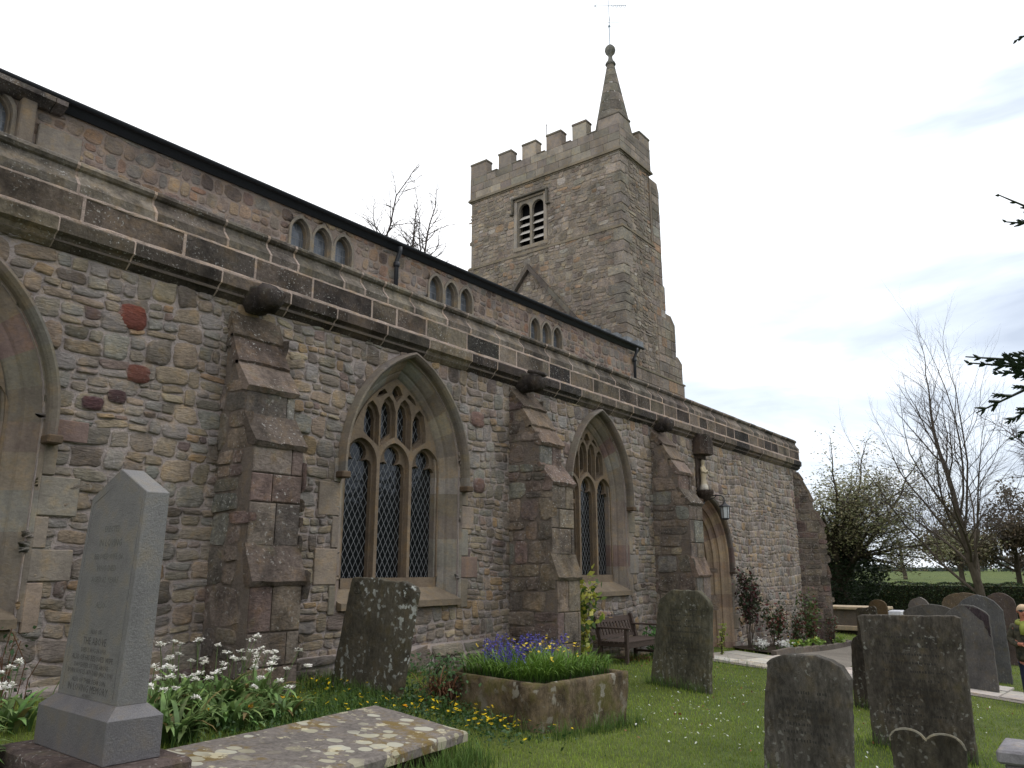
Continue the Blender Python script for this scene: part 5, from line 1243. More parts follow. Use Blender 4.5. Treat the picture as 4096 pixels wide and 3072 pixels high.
garlic(3.95, -1.62, .28, 80, 6, 'low wild garlic clump behind the back edge of the ledger slab', .85)
garlic(4.45, -1.60, .22, 55, 4, 'small wild garlic clump towards the leaning headstone', .75)
garlic(2.02, -1.30, .26, 70, 14, 'white-flowered wild garlic clump left of the granite headstone by the frame edge', .95)
garlic(1.72, -2.05, .28, 90, 6, 'broad-leaved wild garlic clump in the lower left corner', 1.05)
garlic(2.55, -1.0, .22, 45, 8, 'white-flowered wild garlic clump just behind the granite headstone', .9)
# stalky weeds by the wall at the left
x, y = 2.3, -.45; z = G(x, y); o = thing('weed', 'reddish stalky weed growing against the wall at the far left', 'weed', (x, y, z)); mb = MB()
for k in range(26):
    a0 = nr_.uniform(-.55, .6), nr_.uniform(-.25, .25); H = nr_.uniform(.3, .62); mb.tube([(a0[0], a0[1], 0), (a0[0]+nr_.normal(0, .05), a0[1], H*.6), (a0[0]+nr_.normal(0, .08), a0[1]+nr_.normal(0, .05), H)], .004, 4, lin((104, 74, 52)), cap=False)
mb.build('stalks', M['leaf'], o, fix=False)
P = np.column_stack([nr_.uniform(-.6, .6, 260), nr_.uniform(-.3, .25, 260), nr_.uniform(.05, .62, 260)]); Acc().add(quads(P, .032, vary((56, 82, 48), 260, .3), .6, .8)).build('leaves', M['leaf'], o)

# trough planting
x, y, z = 6.9, -2.45, .76; o = thing('bluebell_bed', 'dense arching leaves with bluebells and yellow flowers filling the stone trough', 'flowers', (x, y, z))
tp = [(6.52, -1.85), (6.28, -2.95), (7.42, -3.12), (7.58, -2.05)]; xy = nr_.uniform((6.2, -3.2), (7.7, -1.8), (2600, 2)); xy = xy[mask_poly(xy, tp)]; N = len(xy)
out_ = np.arctan2(xy[:, 1]-y, xy[:, 0]-x)
Pz = np.column_stack([xy, np.full(N, z)]); a_ = Acc().add(blades(Pz, out_+nr_.normal(0, 1.0, N), nr_.uniform(.18, .36, N), nr_.uniform(.007, .013, N), nr_.uniform(.45, 1.45, N), vary((44, 72, 26), N, .25), vary((112, 146, 56), N, .3), 5, 'strap')); a_.build('leaves', M['leaf'], o, (x, y, z))
mb = MB(); bl = []; bc = []
for k in range(50):
    fx = nr_.uniform(6.62, 7.62); fy = nr_.uniform(-2.35, -1.9)-.15*nr_.random(); H = nr_.uniform(.28, .42); lx, ly = nr_.normal(0, .05, 2)
    mb.tube([(fx-x, fy-y, 0), (fx-x+lx*.4, fy-y+ly*.4, H*.65), (fx-x+lx*1.4, fy-y+ly*1.4, H)], .0035, 4, lin((84, 88, 110)), cap=False)
    for q in range(9):
        s_ = .45+.55*q/9; bl.append((fx-x+lx*1.4*s_**1.6+nr_.normal(0, .014), fy-y+ly*1.4*s_**1.6+nr_.normal(0, .014), H*s_+.0))
mb.build('bluebell_stems', M['leaf'], o, fix=False)
bl = np.array(bl); Acc().add(petals(bl, .018, vary((86, 80, 150), len(bl), .25, .1), 5, -.9)).build('bluebell_flowers', M['petal'], o)
xy = nr_.uniform((6.3, -3.0), (7.5, -2.0), (60, 2)); xy = xy[mask_poly(xy, tp)]; n = len(xy)
Acc().add(petals(np.column_stack([xy[:, 0]-x, xy[:, 1]-y, nr_.uniform(.2, .36, n)]), .02, vary((228, 204, 70), n, .12), 6)).build('yellow_flowers', M['petal'], o)
# withered fern and ivy at the trough's near-left corner
x, y = 6.22, -1.78; z = G(x, y); o = thing('withered_fern', 'clump of withered brown fern fronds against the left end of the trough', 'plant', (x, y, z)); n = 150
t_ = nr_.uniform(0, 6.28, n); Acc().add(blades(np.column_stack([nr_.normal(0, .06, n), nr_.normal(-.05, .10, n), nr_.uniform(0, .12, n)]), t_, nr_.uniform(.2, .38, n), nr_.uniform(.008, .016, n), nr_.uniform(.6, 1.5, n), vary((92, 62, 46), n, .3), vary((126, 88, 62), n, .3), 5, 'strap')).build('fronds', M['leaf'], o)
x, y = 6.30, -1.75; z = G(x, y); o = thing('ivy', 'green ivy trailing over the left corner of the stone trough', 'ivy', (x, y, z)); n = 420
P = np.column_stack([nr_.normal(-.03, .15, n), nr_.normal(-.03, .20, n), nr_.uniform(.02, .50, n)]); P[:, 0] -= .12*(P[:, 2] < .25)
Acc().add(quads(P, .030, vary((64, 92, 50), n, .3), .8, .85, np.array([[-.6, -.3, .4]]))).build('leaves', M['leaf'], o)
mb = MB()
for k in range(8): mb.tube([(nr_.normal(-.05, .1), nr_.normal(0, .12), 0), (nr_.normal(-.05, .1), nr_.normal(0, .12), .25), (nr_.normal(.05, .06), nr_.normal(0, .1), .5)], .006, 4, lin((84, 66, 48)), cap=False)
mb.build('stems', M['bark'], o, fix=False)

def shrub(name, label, cat, x, y, h, rx, ry, nl, size, cols, nst=7, stc=(84, 66, 48), z0=.12, flat=.5, asp=.9, group=None, flowers=None, stem_r=.007):
    z = G(x, y); o = thing(name, label, cat, (x, y, z), group=group); mb = MB(); tips = []
    for k in range(nst):
        a0 = nr_.uniform(0, 6.28); H = h*nr_.uniform(.65, 1.0); q = nr_.uniform(.3, 1.0); p = [(0.03*math.cos(a0), .03*math.sin(a0), -.03)]
        for s_ in range(1, 5): p.append((rx*q*math.cos(a0)*(s_/4)**.8+nr_.normal(0, .015), ry*q*math.sin(a0)*(s_/4)**.8+nr_.normal(0, .015), H*s_/4))
        mb.tube(p, [stem_r*1.5, stem_r*1.3, stem_r, stem_r*.8, stem_r*.5], 5, lin(stc)); tips += p[1:]
    mb.build('stems', M['bark'], o, fix=False)
    tips = np.array([t_ for t_ in tips if t_[2] > z0*h]); P = tips[nr_.integers(0, len(tips), nl)]+nr_.normal(0, 1, (nl, 3))*np.array([rx*.26, ry*.26, h*.09])
    P = P[P[:, 2] > .02]; c = np.concatenate([vary(q, len(P), .25)[None] for q in cols])[nr_.integers(0, len(cols), len(P)), np.arange(len(P))]
    Acc().add(quads(P, size, c, flat, asp)).build('leaves', M['leaf'], o)
    if flowers: 
        Q = tips[nr_.integers(0, len(tips), flowers[0])]+nr_.normal(0, .05, (flowers[0], 3)); Acc().add(petals(Q, flowers[1], vary(flowers[2], len(Q), .15), 6)).build('flowers', M['petal'], o)
    return o
shrub('laurel', 'yellow-variegated spotted laurel growing beside the middle buttress', 'shrub', 10.72, -.60, 1.32, .42, .36, 760, .07, [(150, 150, 60), (104, 124, 52), (170, 166, 84), (66, 90, 40)], 9, z0=.08)
shrub('hellebore', 'small leafy green plant between the bench and the canted headstone', 'plant', 13.65, -.40, .55, .25, .2, 160, .055, [(58, 96, 50), (82, 120, 62)], 6)
shrub('door_plant', 'slender yellow-green plant beside the doorway step', 'plant', 16.2, -.62, .62, .12, .12, 130, .035, [(140, 150, 66), (120, 136, 60)], 5)
RC = [(70, 84, 50), (104, 60, 54), (60, 72, 48)]
shrub('rose_bush', 'dark red-leaved climbing rose bush right of the doorway', 'rose bush', 18.55, -.35, 1.72, .36, .22, 900, .055, [(64, 66, 48), (84, 48, 50), (52, 62, 44)], 7, z0=.42, group='rose bushes in the bed')
shrub('rose_bush', 'green rose bush with reddish stems in the middle of the bed', 'rose bush', 20.1, -.42, 1.15, .42, .25, 560, .05, RC, 9, (112, 64, 54), .25, group='rose bushes in the bed')
shrub('rose_bush', 'sparse low rose bush between the middle one and the corner one', 'rose bush', 21.5, -.45, .85, .42, .22, 420, .048, RC, 8, (112, 64, 54), .2, group='rose bushes in the bed')
shrub('rose_bush', 'tall green rose bush against the corner buttress end of the bed', 'rose bush', 22.9, -.42, 1.30, .42, .25, 640, .055, [(70, 92, 50), (90, 108, 58), (100, 62, 54)], 9, (100, 70, 54), .2, group='rose bushes in the bed')
shrub('rose_bush', 'small rose bush at the far corner of the church', 'rose bush', 24.2, -.62, .95, .3, .2, 240, .036, RC, 6, z0=.2, group='rose bushes in the bed')
for x, y, lb in ((18.30, -.72, 'cluster of white flowers in the bed nearest the doorway'), (19.25, -.92, 'cluster of white flowers beside the yellow primroses in the bed')):
    z = G(x, y); o = thing('white_flowers', lb, 'flowers', (x, y, z+.05), group='white flower clusters in the bed'); n = 90
    P = nr_.normal(0, 1, (n, 3))*np.array([.10, .08, .05])+np.array([0, 0, .13]); Acc().add(petals(P, .032, vary((226, 226, 222), n, .08, .02), 6, .4)).build('blooms', M['petal'], o)
    P = nr_.normal(0, 1, (60, 3))*np.array([.12, .1, .03])+np.array([0, 0, .05]); Acc().add(quads(P, .03, vary((70, 96, 52), 60, .25), .8)).build('leaves', M['leaf'], o)
for x, y, lb, fl in ((19.75, -.90, 'pale green leafy clump with yellow primroses in the bed', (26, .03, (226, 176, 40))), (21.2, -.80, 'pale green leafy clump in the middle of the bed edge', None), (22.6, -.74, 'pale green leafy clump near the corner buttress', (8, .03, (220, 200, 60))), (23.9, -.86, 'pale green leafy clump at the far end of the bed', None)):
    shrub('primrose', lb, 'plant', x, y, .26, .34, .16, 170, .055, [(132, 158, 70), (108, 138, 60)], 7, z0=.0, flat=.8, group='leafy clumps edging the bed', flowers=fl)

# ================================================================== TREES
class Tree:
    def __init__(s, seed): s.r = random.Random(seed); s.trunk = MB(); s.crown = MB(); s.tips = []; s.bark = lin((92, 80, 62)); s.tw = (.08, .07, .06)
    def chain(s, p, d, L, r0, r1, n, wob, up, mb, sides):
        pts = [Vector(p)]; d = Vector(d).normalized()
        for i in range(n):
            d = (d+Vector((s.r.gauss(0, wob), s.r.gauss(0, wob), s.r.gauss(0, wob)+up))).normalized(); pts.append(pts[-1]+d*(L/n))
        mb.tube(pts, [r0+(r1-r0)*i/n for i in range(n+1)], sides, s.bark if mb is s.trunk else s.tw, cap=False); return pts, d
    def grow(s, p, d, L, rad, lev, spec):
        q = spec[lev]; thick = lev < 2; last = lev == len(spec)-1
        pts, dd = s.chain(p, d, L, rad, rad*(q.get('tap', .45)), q.get('n', 4), q.get('wob', .12), q.get('up', .04), s.trunk if lev < spec[0].get('tl', 2) else s.crown, 7 if lev < 1 else (5 if lev < 2 else 3))
        if last: s.tips.append(pts[-1]); s.tips.append(pts[len(pts)//2]); return
        nx = spec[lev+1]; k = s.r.randint(*nx['num'])
        for i in range(k):
            t = nx.get('from', .35)+(1-nx.get('from', .35))*(i+s.r.random())/k; t = min(t, .999); f = t*(len(pts)-1); j = int(f); base = pts[j].lerp(pts[j+1], f-j); ax = (pts[j+1]-pts[j]).normalized()
            a = s.r.uniform(0, 6.283); o = Vector((math.cos(a), math.sin(a), 0)); o = (o-ax*o.dot(ax)).normalized() if abs(ax.z) < .999 else o
            ang = R_(s.r.uniform(*nx['ang'])); nd = ax*math.cos(ang)+o*math.sin(ang); rl = nx['len']*s.r.uniform(.75, 1.2)*(1.15-.5*t if nx.get('taper', True) else 1)
            s.grow(base, nd, rl*L, rad*(1-(1-q.get('tap', .45))*t)*nx.get('rad', .6), lev+1, spec)
        s.grow(pts[-1], dd, L*nx['len']*.9, rad*q.get('tap', .45), lev+1, spec) if not nx.get('nocont') else None
    def finish(s, name, label, cat, loc, group=None, bark='bark', twig='twig', leaves=None):
        o = thing(name, label, cat, loc, group=group); s.trunk.build('trunk', M[bark], o, True, fix=False); cr = s.crown.build('crown', M[twig], o, fix=False)
        if leaves:
            n, size, cols, spread, flat = leaves; T = np.array([tuple(t) for t in s.tips]); P = T[nr_.integers(0, len(T), n)]+nr_.normal(0, spread, (n, 3))
            c = np.concatenate([vary(q, n, .3)[None] for q in cols])[nr_.integers(0, len(cols), n), np.arange(n)]
            Acc().add(quads(P, size, c, flat, .9)).build('foliage', M['leaf'], o)
        return o
def base_z(x, y): return G(x, y)
# bare tree beyond the gravestones, right
t = Tree(12); x, y = 42, -2.35
sp_ = [dict(n=5, wob=.05, up=.05, tap=.62, tl=3), dict(num=(10, 11), ang=(28, 62), len=1.12, rad=.42, n=6, wob=.09, up=.07, tap=.28, taper=False, **{'from': .28}), dict(num=(10, 12), ang=(22, 52), len=.50, rad=.5, n=5, wob=.11, up=.05, tap=.35, **{'from': .22}), dict(num=(7, 9), ang=(20, 50), len=.46, rad=.5, n=4, wob=.12, up=.03, tap=.4, **{'from': .15}), dict(num=(3, 5), ang=(20, 45), len=.48, rad=.6, n=3, wob=.12, up=.02, tap=.5, **{'from': .15})]
t.bark = lin((110, 96, 70)); t.tw = (.10, .09, .088); t.grow((0, 0, -.3), (0, .02, 1), 5.6, .22, 0, sp_); t.finish('bare_tree', 'tall bare fan-shaped tree behind the right-hand gravestones', 'tree', (x, y, base_z(x, y)), twig='twig_haze')
# larger leafing tree beyond the church corner with ivy up its stems
t = Tree(25); x, y = 47, 4.9
sp2 = [dict(n=4, wob=.05, up=.04, tap=.7, tl=3), dict(num=(14, 16), ang=(12, 74), len=1.45, rad=.48, n=6, wob=.10, up=.018, tap=.35, taper=False, nocont=True, **{'from': .45}), dict(num=(11, 13), ang=(25, 60), len=.48, rad=.5, n=5, wob=.14, up=.0, tap=.4, **{'from': .3}), dict(num=(6, 8), ang=(25, 60), len=.42, rad=.5, n=4, wob=.18, up=-.02, tap=.4, **{'from': .15}), dict(num=(3, 5), ang=(25, 60), len=.45, rad=.6, n=3, wob=.2, up=.0, tap=.5, **{'from': .15})]
t.grow((0, 0, -.3), (0, 0, 1), 3.35, .36, 0, sp2); o = t.finish('ivy_clad_tree', 'spreading tree just coming into leaf with ivy round its trunk, beyond the church corner', 'tree', (x, y, base_z(x, y)), leaves=(26000, .065, [(140, 140, 104), (126, 128, 94), (150, 144, 112)], .26, .2))
o.scale = (1.36, 1.36, .95)
n = 9000; hz = nr_.uniform(-.1, 4.6, n); a0 = nr_.uniform(0, 6.28, n); rr = (.55+1.0*np.sin(np.clip(hz/4.6, 0, 1)*math.pi)**.7+.25*np.sin(3*a0+hz*2))*np.sqrt(nr_.uniform(.35, 1, n)); rr *= np.where(hz > 3.2, .75, 1)
Acc().add(quads(np.column_stack([rr*np.cos(a0), rr*np.sin(a0), hz]), .085, vary((40, 54, 32), n, .4, .1), .3)).build('ivy', M['leaf'], o)
# trees showing over the nave roof
def crown_tree(seed, x, y, L, label, leaves=None, twig='twig', group='trees beyond the church roof', th=.3):
    t = Tree(seed); sp = [dict(n=5, wob=.05, up=.04, tap=.6, tl=2), dict(num=(13, 15), ang=(14, 56), len=.80, rad=.5, n=6, wob=.12, up=.03, tap=.45, taper=False, nocont=True, **{'from': .5}), dict(num=(15, 18), ang=(25, 65), len=.38, rad=.6, n=5, wob=.18, up=.0, tap=.5, **{'from': .3}), dict(num=(9, 11), ang=(25, 60), len=.42, rad=.6, n=4, wob=.2, up=.0, tap=.5, **{'from': .15}), dict(num=(4, 6), ang=(25, 60), len=.42, rad=.8, n=3, wob=.22, up=.0, tap=.5, **{'from': .1})]
    t.grow((0, 0, -.3), (0, 0, 1), L, th, 0, sp); return t.finish('churchyard_tree', label, 'tree', (x, y, base_z(x, y)), group=group, twig=twig, leaves=leaves)
crown_tree(41, 34.5, 24.6, 12.9, 'bare-twigged tree rising over the nave roof beside the tower', th=.46).scale = (1.05, 1.05, .93)
bt_ = crown_tree(47, 35.5, 27.6, 14.2, 'bare tree over the nave roof between its two neighbours', th=.46); bt_.scale = (1.05, 1.05, .95); bt_.rotation_euler = (0, 0, 2.4)
crown_tree(43, 36, 30.8, 14.4, 'tree with a few early leaves over the nave roof, farther from the tower', (2600, .09, [(122, 122, 70), (140, 126, 84)], .3, .2), th=.46).scale = (1.15, 1.15, .95)
# trees farther off to the right
crown_tree(51, 58, -7.6, 8.5, 'tall slender bare tree at the right edge behind the conifer sprays', None, 'twig_haze', 'bare trees beyond the hedge', .3)
for i, (x, y, L, lb, cols, nl) in enumerate([(98, 6.2, 4.6, 'broad brown leafing tree beyond the field, left one of the right-hand clump', [(92, 82, 62), (80, 76, 56)], 8000), (104, 1.6, 5.2, 'broad brown leafing tree beyond the field, in the middle of the right-hand clump', [(90, 78, 60), (76, 70, 54)], 8000), (100, -3.4, 5.0, 'broad brown leafing tree beyond the field at the right edge', [(88, 76, 60), (80, 76, 58)], 8000), (96, 17.0, 3.4, 'dark round tree beyond the field next to the church corner', [(58, 64, 46), (66, 70, 50)], 5000), (120, 16.2, 3.2, 'small open tree standing alone in the gap on the skyline', [(74, 80, 68)], 700)]):
    t = Tree(60+i); sp = [dict(n=3, wob=.05, up=.04, tap=.6, tl=2), dict(num=(8, 10), ang=(20, 75), len=.85, rad=.5, n=4, wob=.15, up=.05, tap=.35, **{'from': .2}), dict(num=(6, 8), ang=(25, 60), len=.5, rad=.5, n=4, wob=.18, up=.02, tap=.4, **{'from': .2}), dict(num=(4, 6), ang=(25, 60), len=.5, rad=.6, n=3, wob=.2, up=.0, tap=.5, **{'from': .15})]
    t.grow((0, 0, -.3), (0, 0, 1), L, .3, 0, sp); t.finish('field_tree', lb, 'tree', (x, y, base_z(x, y)), group='trees beyond the field', twig='twig_haze', leaves=(nl, .19, cols, .45, .2))
# far belt of trees on the skyline
n = 26000; yy = nr_.uniform(-140, 190, n); top = 2.2+1.3*np.sin(yy*.21)+.9*np.sin(yy*.53+1)+.7*np.sin(yy*1.3); gap = np.exp(-((yy-24)/7)**2)*2.3; xx = 172+nr_.normal(0, 3, n); zz = ground(xx, yy).clip(None, 1.05)+nr_.random(n)**.8*np.maximum(.7, top-gap)
a_ = Acc().add(quads(np.column_stack([xx, yy, zz]), .42, vary((62, 72, 64), n, .3, .08), .2)); tag(a_.build('far_woods', M['leaf']), 'dark belt of far trees along the field edge', 'woods', kind='stuff')
# clipped hedge between churchyard and field
o = thing('hedge', 'long clipped dark green hedge between the churchyard and the field', 'hedge', (56, 0, G(56, 0))); hz0 = o.location.z
mb = MB(); mb.box(-.35, .35, -55, 32, -.4, 1.62, (.02, .025, .012)); mb.build('inner_shade_box', M['paint'], o)  # near-black box paints the shade between the hedge leaves
n = 60000; yy = nr_.uniform(-50, 30, n); s_ = nr_.random(n); top = nr_.random(n) < .3
hh = 1.80+.05*np.sin(yy*2.1)+.04*np.sin(yy*5.3); zz = np.where(top, hh-.1*nr_.random(n), hh*nr_.random(n)); xx = np.where(top, nr_.uniform(-.55, .55, n), np.where(nr_.random(n) < .85, -.55, .55)+nr_.normal(0, .07, n))
Acc().add(quads(np.column_stack([xx, yy, zz]), .07, np.where(nr_.random((n, 1)) < .15, vary((78, 74, 40), n, .3), vary((44, 60, 30), n, .35)), .3)).build('leaves', M['leaf'], o)

# ---- conifer whose drooping sprays reach in at the right edge
o = thing('conifer', 'dark cypress whose feathery sprays hang in at the right edge', 'conifer', (3.6, -9.0, G(3.6, -9.0))); co_ = o.location
mb = MB(); mb.tube([(0, 0, -.2), (.03, .02, 2), (0, 0, 4.5), (0, 0, 7)], [.20, .16, .10, .03], 9, (.06, .05, .04)); mb.build('trunk', M['bark'], o)
rc = random.Random(3); fm = MB(); limbs = MB(); FC = lin((30, 44, 26))
def frond(base, tip, width, sag, n=9, sub=True, dens=1.0):
    b, tp_ = Vector(base), Vector(tip); ax = tp_-b; L = ax.length; view = (b-Vector(EYE)).normalized(); side = ax.cross(view).normalized(); side = (side+view*.25).normalized()
    P = [b+ax*(i/n)+Vector((0, 0, -1))*sag*(i/n)**2*0+side*0 for i in range(n+1)]
    fm.tube(P, [.0042-.0028*i/n for i in range(n+1)], 4, FC, cap=False)
    for i in range(1, n+1):
        for sg in (-1, 1):
            if rc.random() > dens: continue
            p = P[i-1].lerp(P[i], rc.random()); l = width*(1-.72*i/n)*rc.uniform(.75, 1.2); d = (ax.normalized()*.85+side*sg*.62+Vector((0, 0, rc.uniform(-.06, .06)))).normalized()
            q = p+d*l; fm.tube([p, p+d*l*.5, q+ax.normalized()*l*.12], [.0034, .0030, .0008], 4, FC, cap=False)
            if sub and l > .02:
                for m in range(3):
                    for s2 in (-1, 1):
                        pp = p.lerp(q, .3+.22*m); d2 = (d*.85+side*s2*.5).normalized(); fm.tube([pp, pp+d2*l*.32], [.0028, .0008], 4, FC, cap=False)
def W(p): return (p[0]-co_.x, p[1]-co_.y, p[2]-co_.z)
FR = [((1.962, -7.44, 2.275), (1.935, -7.29, 2.306), .030), ((1.962, -7.43, 2.262), (1.938, -7.293, 2.292), .026), ((1.965, -7.43, 2.255), (1.950, -7.335, 2.264), .022), ((1.975, -7.45, 2.25), (1.961, -7.292, 2.182), .045), ((1.98, -7.45, 2.21), (1.970, -7.342, 2.155), .035), ((1.985, -7.46, 2.18), (1.976, -7.352, 2.121), .028), ((1.97, -7.44, 2.30), (1.95, -7.37, 2.30), .02),
      ((1.88, -7.49, 2.56), (1.842, -7.402, 2.626), .022), ((1.885, -7.49, 2.545), (1.864, -7.405, 2.571), .022), ((1.72, -7.54, 2.91), (1.708, -7.478, 2.888), .018), ((1.96, -7.42, 2.272), (1.947, -7.345, 2.285), .030)]
_e = Vector(EYE); eye_l = Vector(W(EYE))
EYE_W = EYE; EYE = tuple(eye_l)
for b, tp_, w in FR: frond(W(b), W(tp_), w*1.15, 0, dens=.62)
for k in range(90):                      # more sprays out of frame, so the tree is whole from other places
    zz = rc.uniform(1.2, 5.5); a0 = rc.uniform(0, 6.283); r0 = rc.uniform(.5, 1.5)*(1-zz/8); b = (r0*math.cos(a0), r0*math.sin(a0), zz)
    if (Vector(b)+co_-Vector(EYE_W)).length < 1.6: continue
    wp = Vector(b)+co_; ang = math.degrees(math.atan2(wp.y-EYE_W[1], wp.x-EYE_W[0]))
    if ang > 1.0: continue
    frond(b, (b[0]*1.35, b[1]*1.35, zz-rc.uniform(.05, .3)), .12, 0, 8, False)
    limbs.tube([(0, 0, zz+.15), (b[0]*.5, b[1]*.5, zz+.12), b], [.02, .012, .004], 5, (.06, .05, .04), cap=False)
EYE = EYE_W
for b, j in ((FR[3][0], .1), (FR[0][0], .12), (FR[7][0], .1), (FR[9][0], .1)):
    e_ = Vector(W(b)); limbs.tube([(0, 0, e_.z+.35), (e_.x*.5+.1, e_.y*.5-.12, e_.z+.22), e_+Vector((.03, -.12, .04)), e_], [.022, .014, .007, .004], 6, (.06, .05, .04), cap=False)
limbs.build('branches', M['bark'], o, True, fix=False); fm.build('sprays', M['leaf'], o, fix=False)

# ================================================================== PERSON at the right edge
def skin(name, nodes, edges, mat, parent, sub=2, loc=(0, 0, 0), col=(.5, .5, .5), root=0):
    me = bpy.data.meshes.new(name); me.from_pydata([n[:3] for n in nodes], edges, []); ob = bpy.data.objects.new(name, me); C.objects.link(ob)
    bm = bmesh.new(); bm.from_mesh(me); ly = bm.verts.layers.skin.verify(); bm.verts.ensure_lookup_table()
    for v, n in zip(bm.verts, nodes): rx = n[3]; ry = n[4] if len(n) > 4 else rx; v[ly].radius = (rx, ry); v[ly].use_root = v.index == root
    bm.to_mesh(me); bm.free(); ob.modifiers.new('s', 'SKIN').use_smooth_shade = True; m = ob.modifiers.new('u', 'SUBSURF'); m.levels = sub; m.render_levels = sub
    dg = bpy.context.evaluated_depsgraph_get(); dg.update(); m2 = bpy.data.meshes.new_from_object(ob.evaluated_get(dg), depsgraph=dg); bpy.data.objects.remove(ob); bpy.data.meshes.remove(me)
    m2.name = name; m2.materials.clear(); m2.materials.append(mat); at = m2.color_attributes.new('Col', 'FLOAT_COLOR', 'POINT'); cc = np.ones((len(m2.vertices), 4), np.float32); cc[:, :3] = col; at.data.foreach_set('color', cc.ravel())
    return link(name, m2, parent, loc)
px_, py_ = 15.7, -6.11; pz = G(px_, py_)
pr = thing('person', 'person in dark olive jacket, yellow scarf and sunglasses standing at the right edge', 'person', (px_, py_, pz), R_(8))
SK = lin((176, 116, 96))
# local axes: faces -x; y to the person's right hand side as seen from the camera's left
body = [(0, 0, .80, .13), (0, 0, 1.0, .12), (0, 0, 1.17, .13), (0, 0, 1.29, .075), (-.005, 0, 1.355, .05), (-.015, 0, 1.43, .066), (-.02, 0, 1.50, .078), (-.012, 0, 1.555, .062),
        (0, .15, 1.22, .055), (.01, .215, 1.03, .042), (-.15, .13, .97, .032), (-.22, .08, .975, .028), (0, -.15, 1.22, .055), (.01, -.215, 1.03, .042), (-.15, -.13, .99, .032), (-.22, -.06, 1.0, .028),
        (0, .08, .76, .085), (-.005, .085, .43, .055), (.01, .09, .09, .038), (-.12, .10, .03, .03), (0, -.08, .76, .085), (.01, -.085, .43, .055), (.02, -.09, .09, .038), (-.11, -.10, .03, .03)]
be = [(0, 1), (1, 2), (2, 3), (3, 4), (4, 5), (5, 6), (6, 7), (2, 8), (8, 9), (9, 10), (10, 11), (2, 12), (12, 13), (13, 14), (14, 15), (0, 16), (16, 17), (17, 18), (18, 19), (0, 20), (20, 21), (21, 22), (22, 23)]
# fingers and nose continue the same skin
for hand, (hx, hy, hz, sg) in ((11, (-.22, .08, .975, -1)), (15, (-.22, -.06, 1.0, 1))):
    for q in range(4):
        i = len(body); fy = (q-1.5)*.017; body += [(hx-.035, hy+sg*.02+fy*.6, hz+.012-q*.012, .0095), (hx-.058, hy+sg*.045+fy*.3, hz+.004-q*.012, .0085), (hx-.052, hy+sg*.066, hz-.012-q*.010, .007)]; be += [(hand, i), (i, i+1), (i+1, i+2)]
    i = len(body); body += [(hx-.012, hy+sg*.035, hz+.028, .0105), (hx-.028, hy+sg*.055, hz+.030, .009)]; be += [(hand, i), (i, i+1)]
i = len(body); body += [(-.093, 0, 1.475, .014)]; be += [(5, i)]
skin('body', body, be, M['paint'], pr, 2, col=SK)
jk = lin((66, 62, 52))
jn = [(0, 0, .66, .185, .215), (0, 0, .82, .17, .20), (0, 0, 1.0, .155, .175), (0, 0, 1.18, .15, .17), (0, 0, 1.27, .10, .11), (0, .165, 1.22, .082), (.02, .235, 1.03, .066), (-.11, .165, .965, .052), (-.165, .12, .97, .045), (0, -.165, 1.22, .082), (.02, -.235, 1.03, .066), (-.11, -.165, .985, .052), (-.165, -.11, .99, .045)]
jm = NT('patterned_jacket'); a1 = jm.noise(9, 3, .6); a2 = jm.noise(40, 3, .6)
jm.done(jm.mix(jm.ramp(a1, (.38, (.022, .024, .020)), (.5, (.055, .050, .036)), (.66, (.085, .075, .055))), jm.ramp(a2, (.3, .8), (.7, 1.2)), 1.0, 'MULTIPLY'), .85, jm.bump(a1, .4, .02), .15)
skin('jacket', jn, [(0, 1), (1, 2), (2, 3), (3, 4), (3, 5), (5, 6), (6, 7), (7, 8), (3, 9), (9, 10), (10, 11), (11, 12)], jm.mat, pr, 2)
skin('trousers', [(0, 0, .72, .12, .15), (0, .08, .64, .098), (-.005, .087, .42, .075), (.01, .09, .06, .062), (0, -.08, .64, .098), (.01, -.087, .42, .075), (.02, -.09, .06, .062)], [(0, 1), (1, 2), (2, 3), (0, 4), (4, 5), (5, 6)], M['paint'], pr, 2, col=lin((34, 40, 62)))
for sg, xo in ((1, 0), (-1, .01)): skin('shoe', [(.03+xo, sg*.093, .04, .042), (-.06+xo, sg*.098, .035, .042), (-.15+xo, sg*.104, .028, .034)], [(0, 1), (1, 2)], M['paint'], pr, 2, col=lin((40, 36, 36)))
mb = MB(); YC = lin((128, 134, 62))
mb.tube([(.085*math.cos(a0)*1.05, .10*math.sin(a0), 1.30+.015*math.sin(2*a0)) for a0 in np.linspace(0, 6.283, 22)], .042, 8, YC, cap=False)
mb.tube([(-.09, .03, 1.30), (-.15, .05, 1.22), (-.165, .06, 1.12)], [.04, .045, .03], 8, YC); mb.build('scarf', M['paint'], pr, True)
mb = MB(); HC = lin((196, 170, 142)); vs = []; n = 16
for q in range(7):
    ph = q/6*math.pi*.56
    for k in range(n): a0 = 2*math.pi*k/n; rr = .094*math.sin(ph); vs.append((-.008+rr*math.cos(a0)*1.05+(.018 if q > 4 else 0), rr*math.sin(a0)*.95, 1.505+.092*math.cos(ph)-(.05*max(0, math.cos(a0)) if q > 4 else 0)))
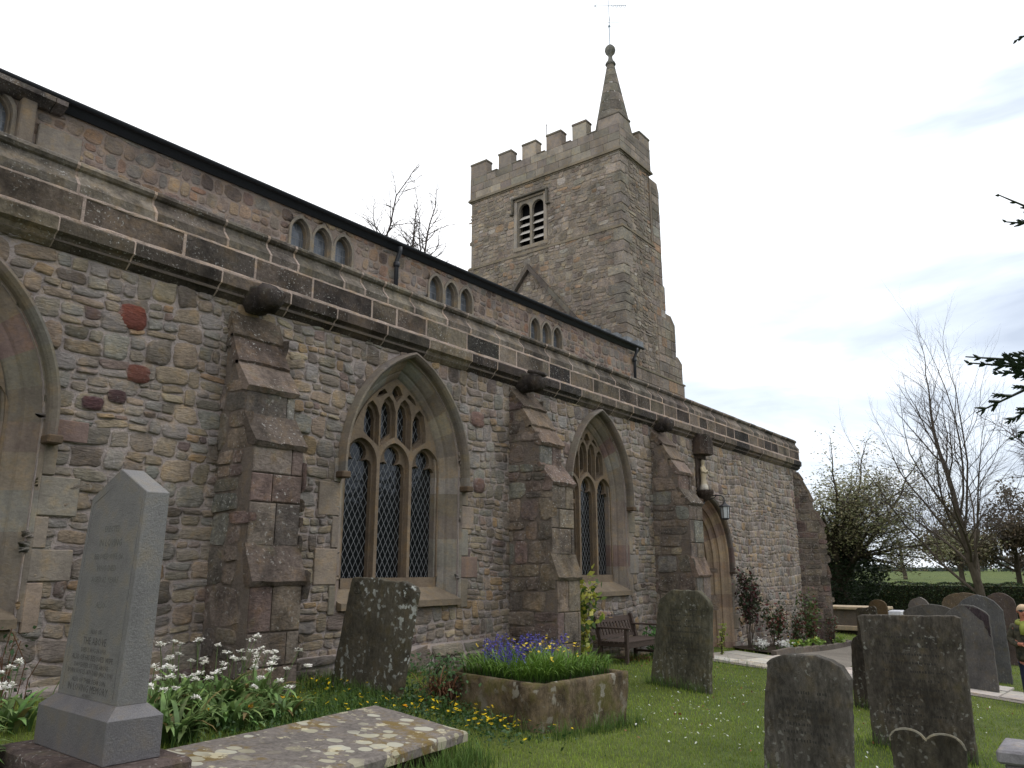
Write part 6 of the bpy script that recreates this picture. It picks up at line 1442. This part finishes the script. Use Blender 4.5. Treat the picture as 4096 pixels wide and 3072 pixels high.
mb.add(vs, [(i*n+k, i*n+(k+1) % n, (i+1)*n+(k+1) % n, (i+1)*n+k) for i in range(6) for k in range(n)], HC); mb.build('hair', M['paint'], pr, True)
mb = MB(); SG = (.01, .01, .012)
for sg in (-1, 1): mb.lathe([(.0, 0), (.026, 0), (.026, .006), (0, .006)], 10, SG); 
mb = MB()
for sg in (-1, 1): mb.box(-.098, -.088, sg*.034-.026, sg*.034+.026, 1.478, 1.512, SG, .008); mb.tube([(-.09, sg*.06, 1.50), (-.03, sg*.078, 1.50), (.03, sg*.075, 1.495)], .004, 4, SG)
mb.tube([(-.094, -.012, 1.498), (-.096, 0, 1.50), (-.094, .012, 1.498)], .004, 4, SG); mb.build('sunglasses', M['iron'], pr)
mb = MB()
for sg in (-1, 1): mb.tube([(-.005, sg*.074, 1.515), (.008, sg*.084, 1.50), (.006, sg*.082, 1.475), (-.006, sg*.074, 1.462)], [.010, .013, .011, .008], 6, SK)
mb.tube([(-.082, -.022, 1.428), (-.09, 0, 1.426), (-.082, .022, 1.428)], .006, 5, lin((150, 78, 70))); mb.build('face_features', M['paint'], pr, True)
# camera held in both hands: a thing of its own
cmr = thing('camera_device', 'small dark camera held in the hands of the person', 'camera', (px_-.26, py_-.02, pz+.985), R_(8))
mb = MB(); mb.box(-.02, .02, -.05, .05, -.03, .03, (.015, .015, .017), .006); mb.build('camera_body', M['iron'], cmr)
mb = MB(); mb.tube([(-.019, 0, 0), (-.045, 0, 0)], .022, 12, (.02, .02, .02)); mb.build('lens', M['iron'], cmr)

# unseen tree belt added behind the viewpoint, height set for its window-glass reflection
n = 30000; xx = nr_.uniform(-30, 75, n); top = 9.2+1.4*np.sin(xx*.33)+.8*np.sin(xx*.9); yy = -33+nr_.normal(0, 1.6, n); zz = ground(xx, yy)+nr_.random(n)**.8*top
a_ = Acc().add(quads(np.column_stack([xx, yy, zz]), .45, vary((46, 56, 36), n, .3), .2)); tag(a_.build('reflection_tree_belt', M['leaf']), 'unseen belt of trees added for its reflection in the window glass', 'woods', kind='stuff')
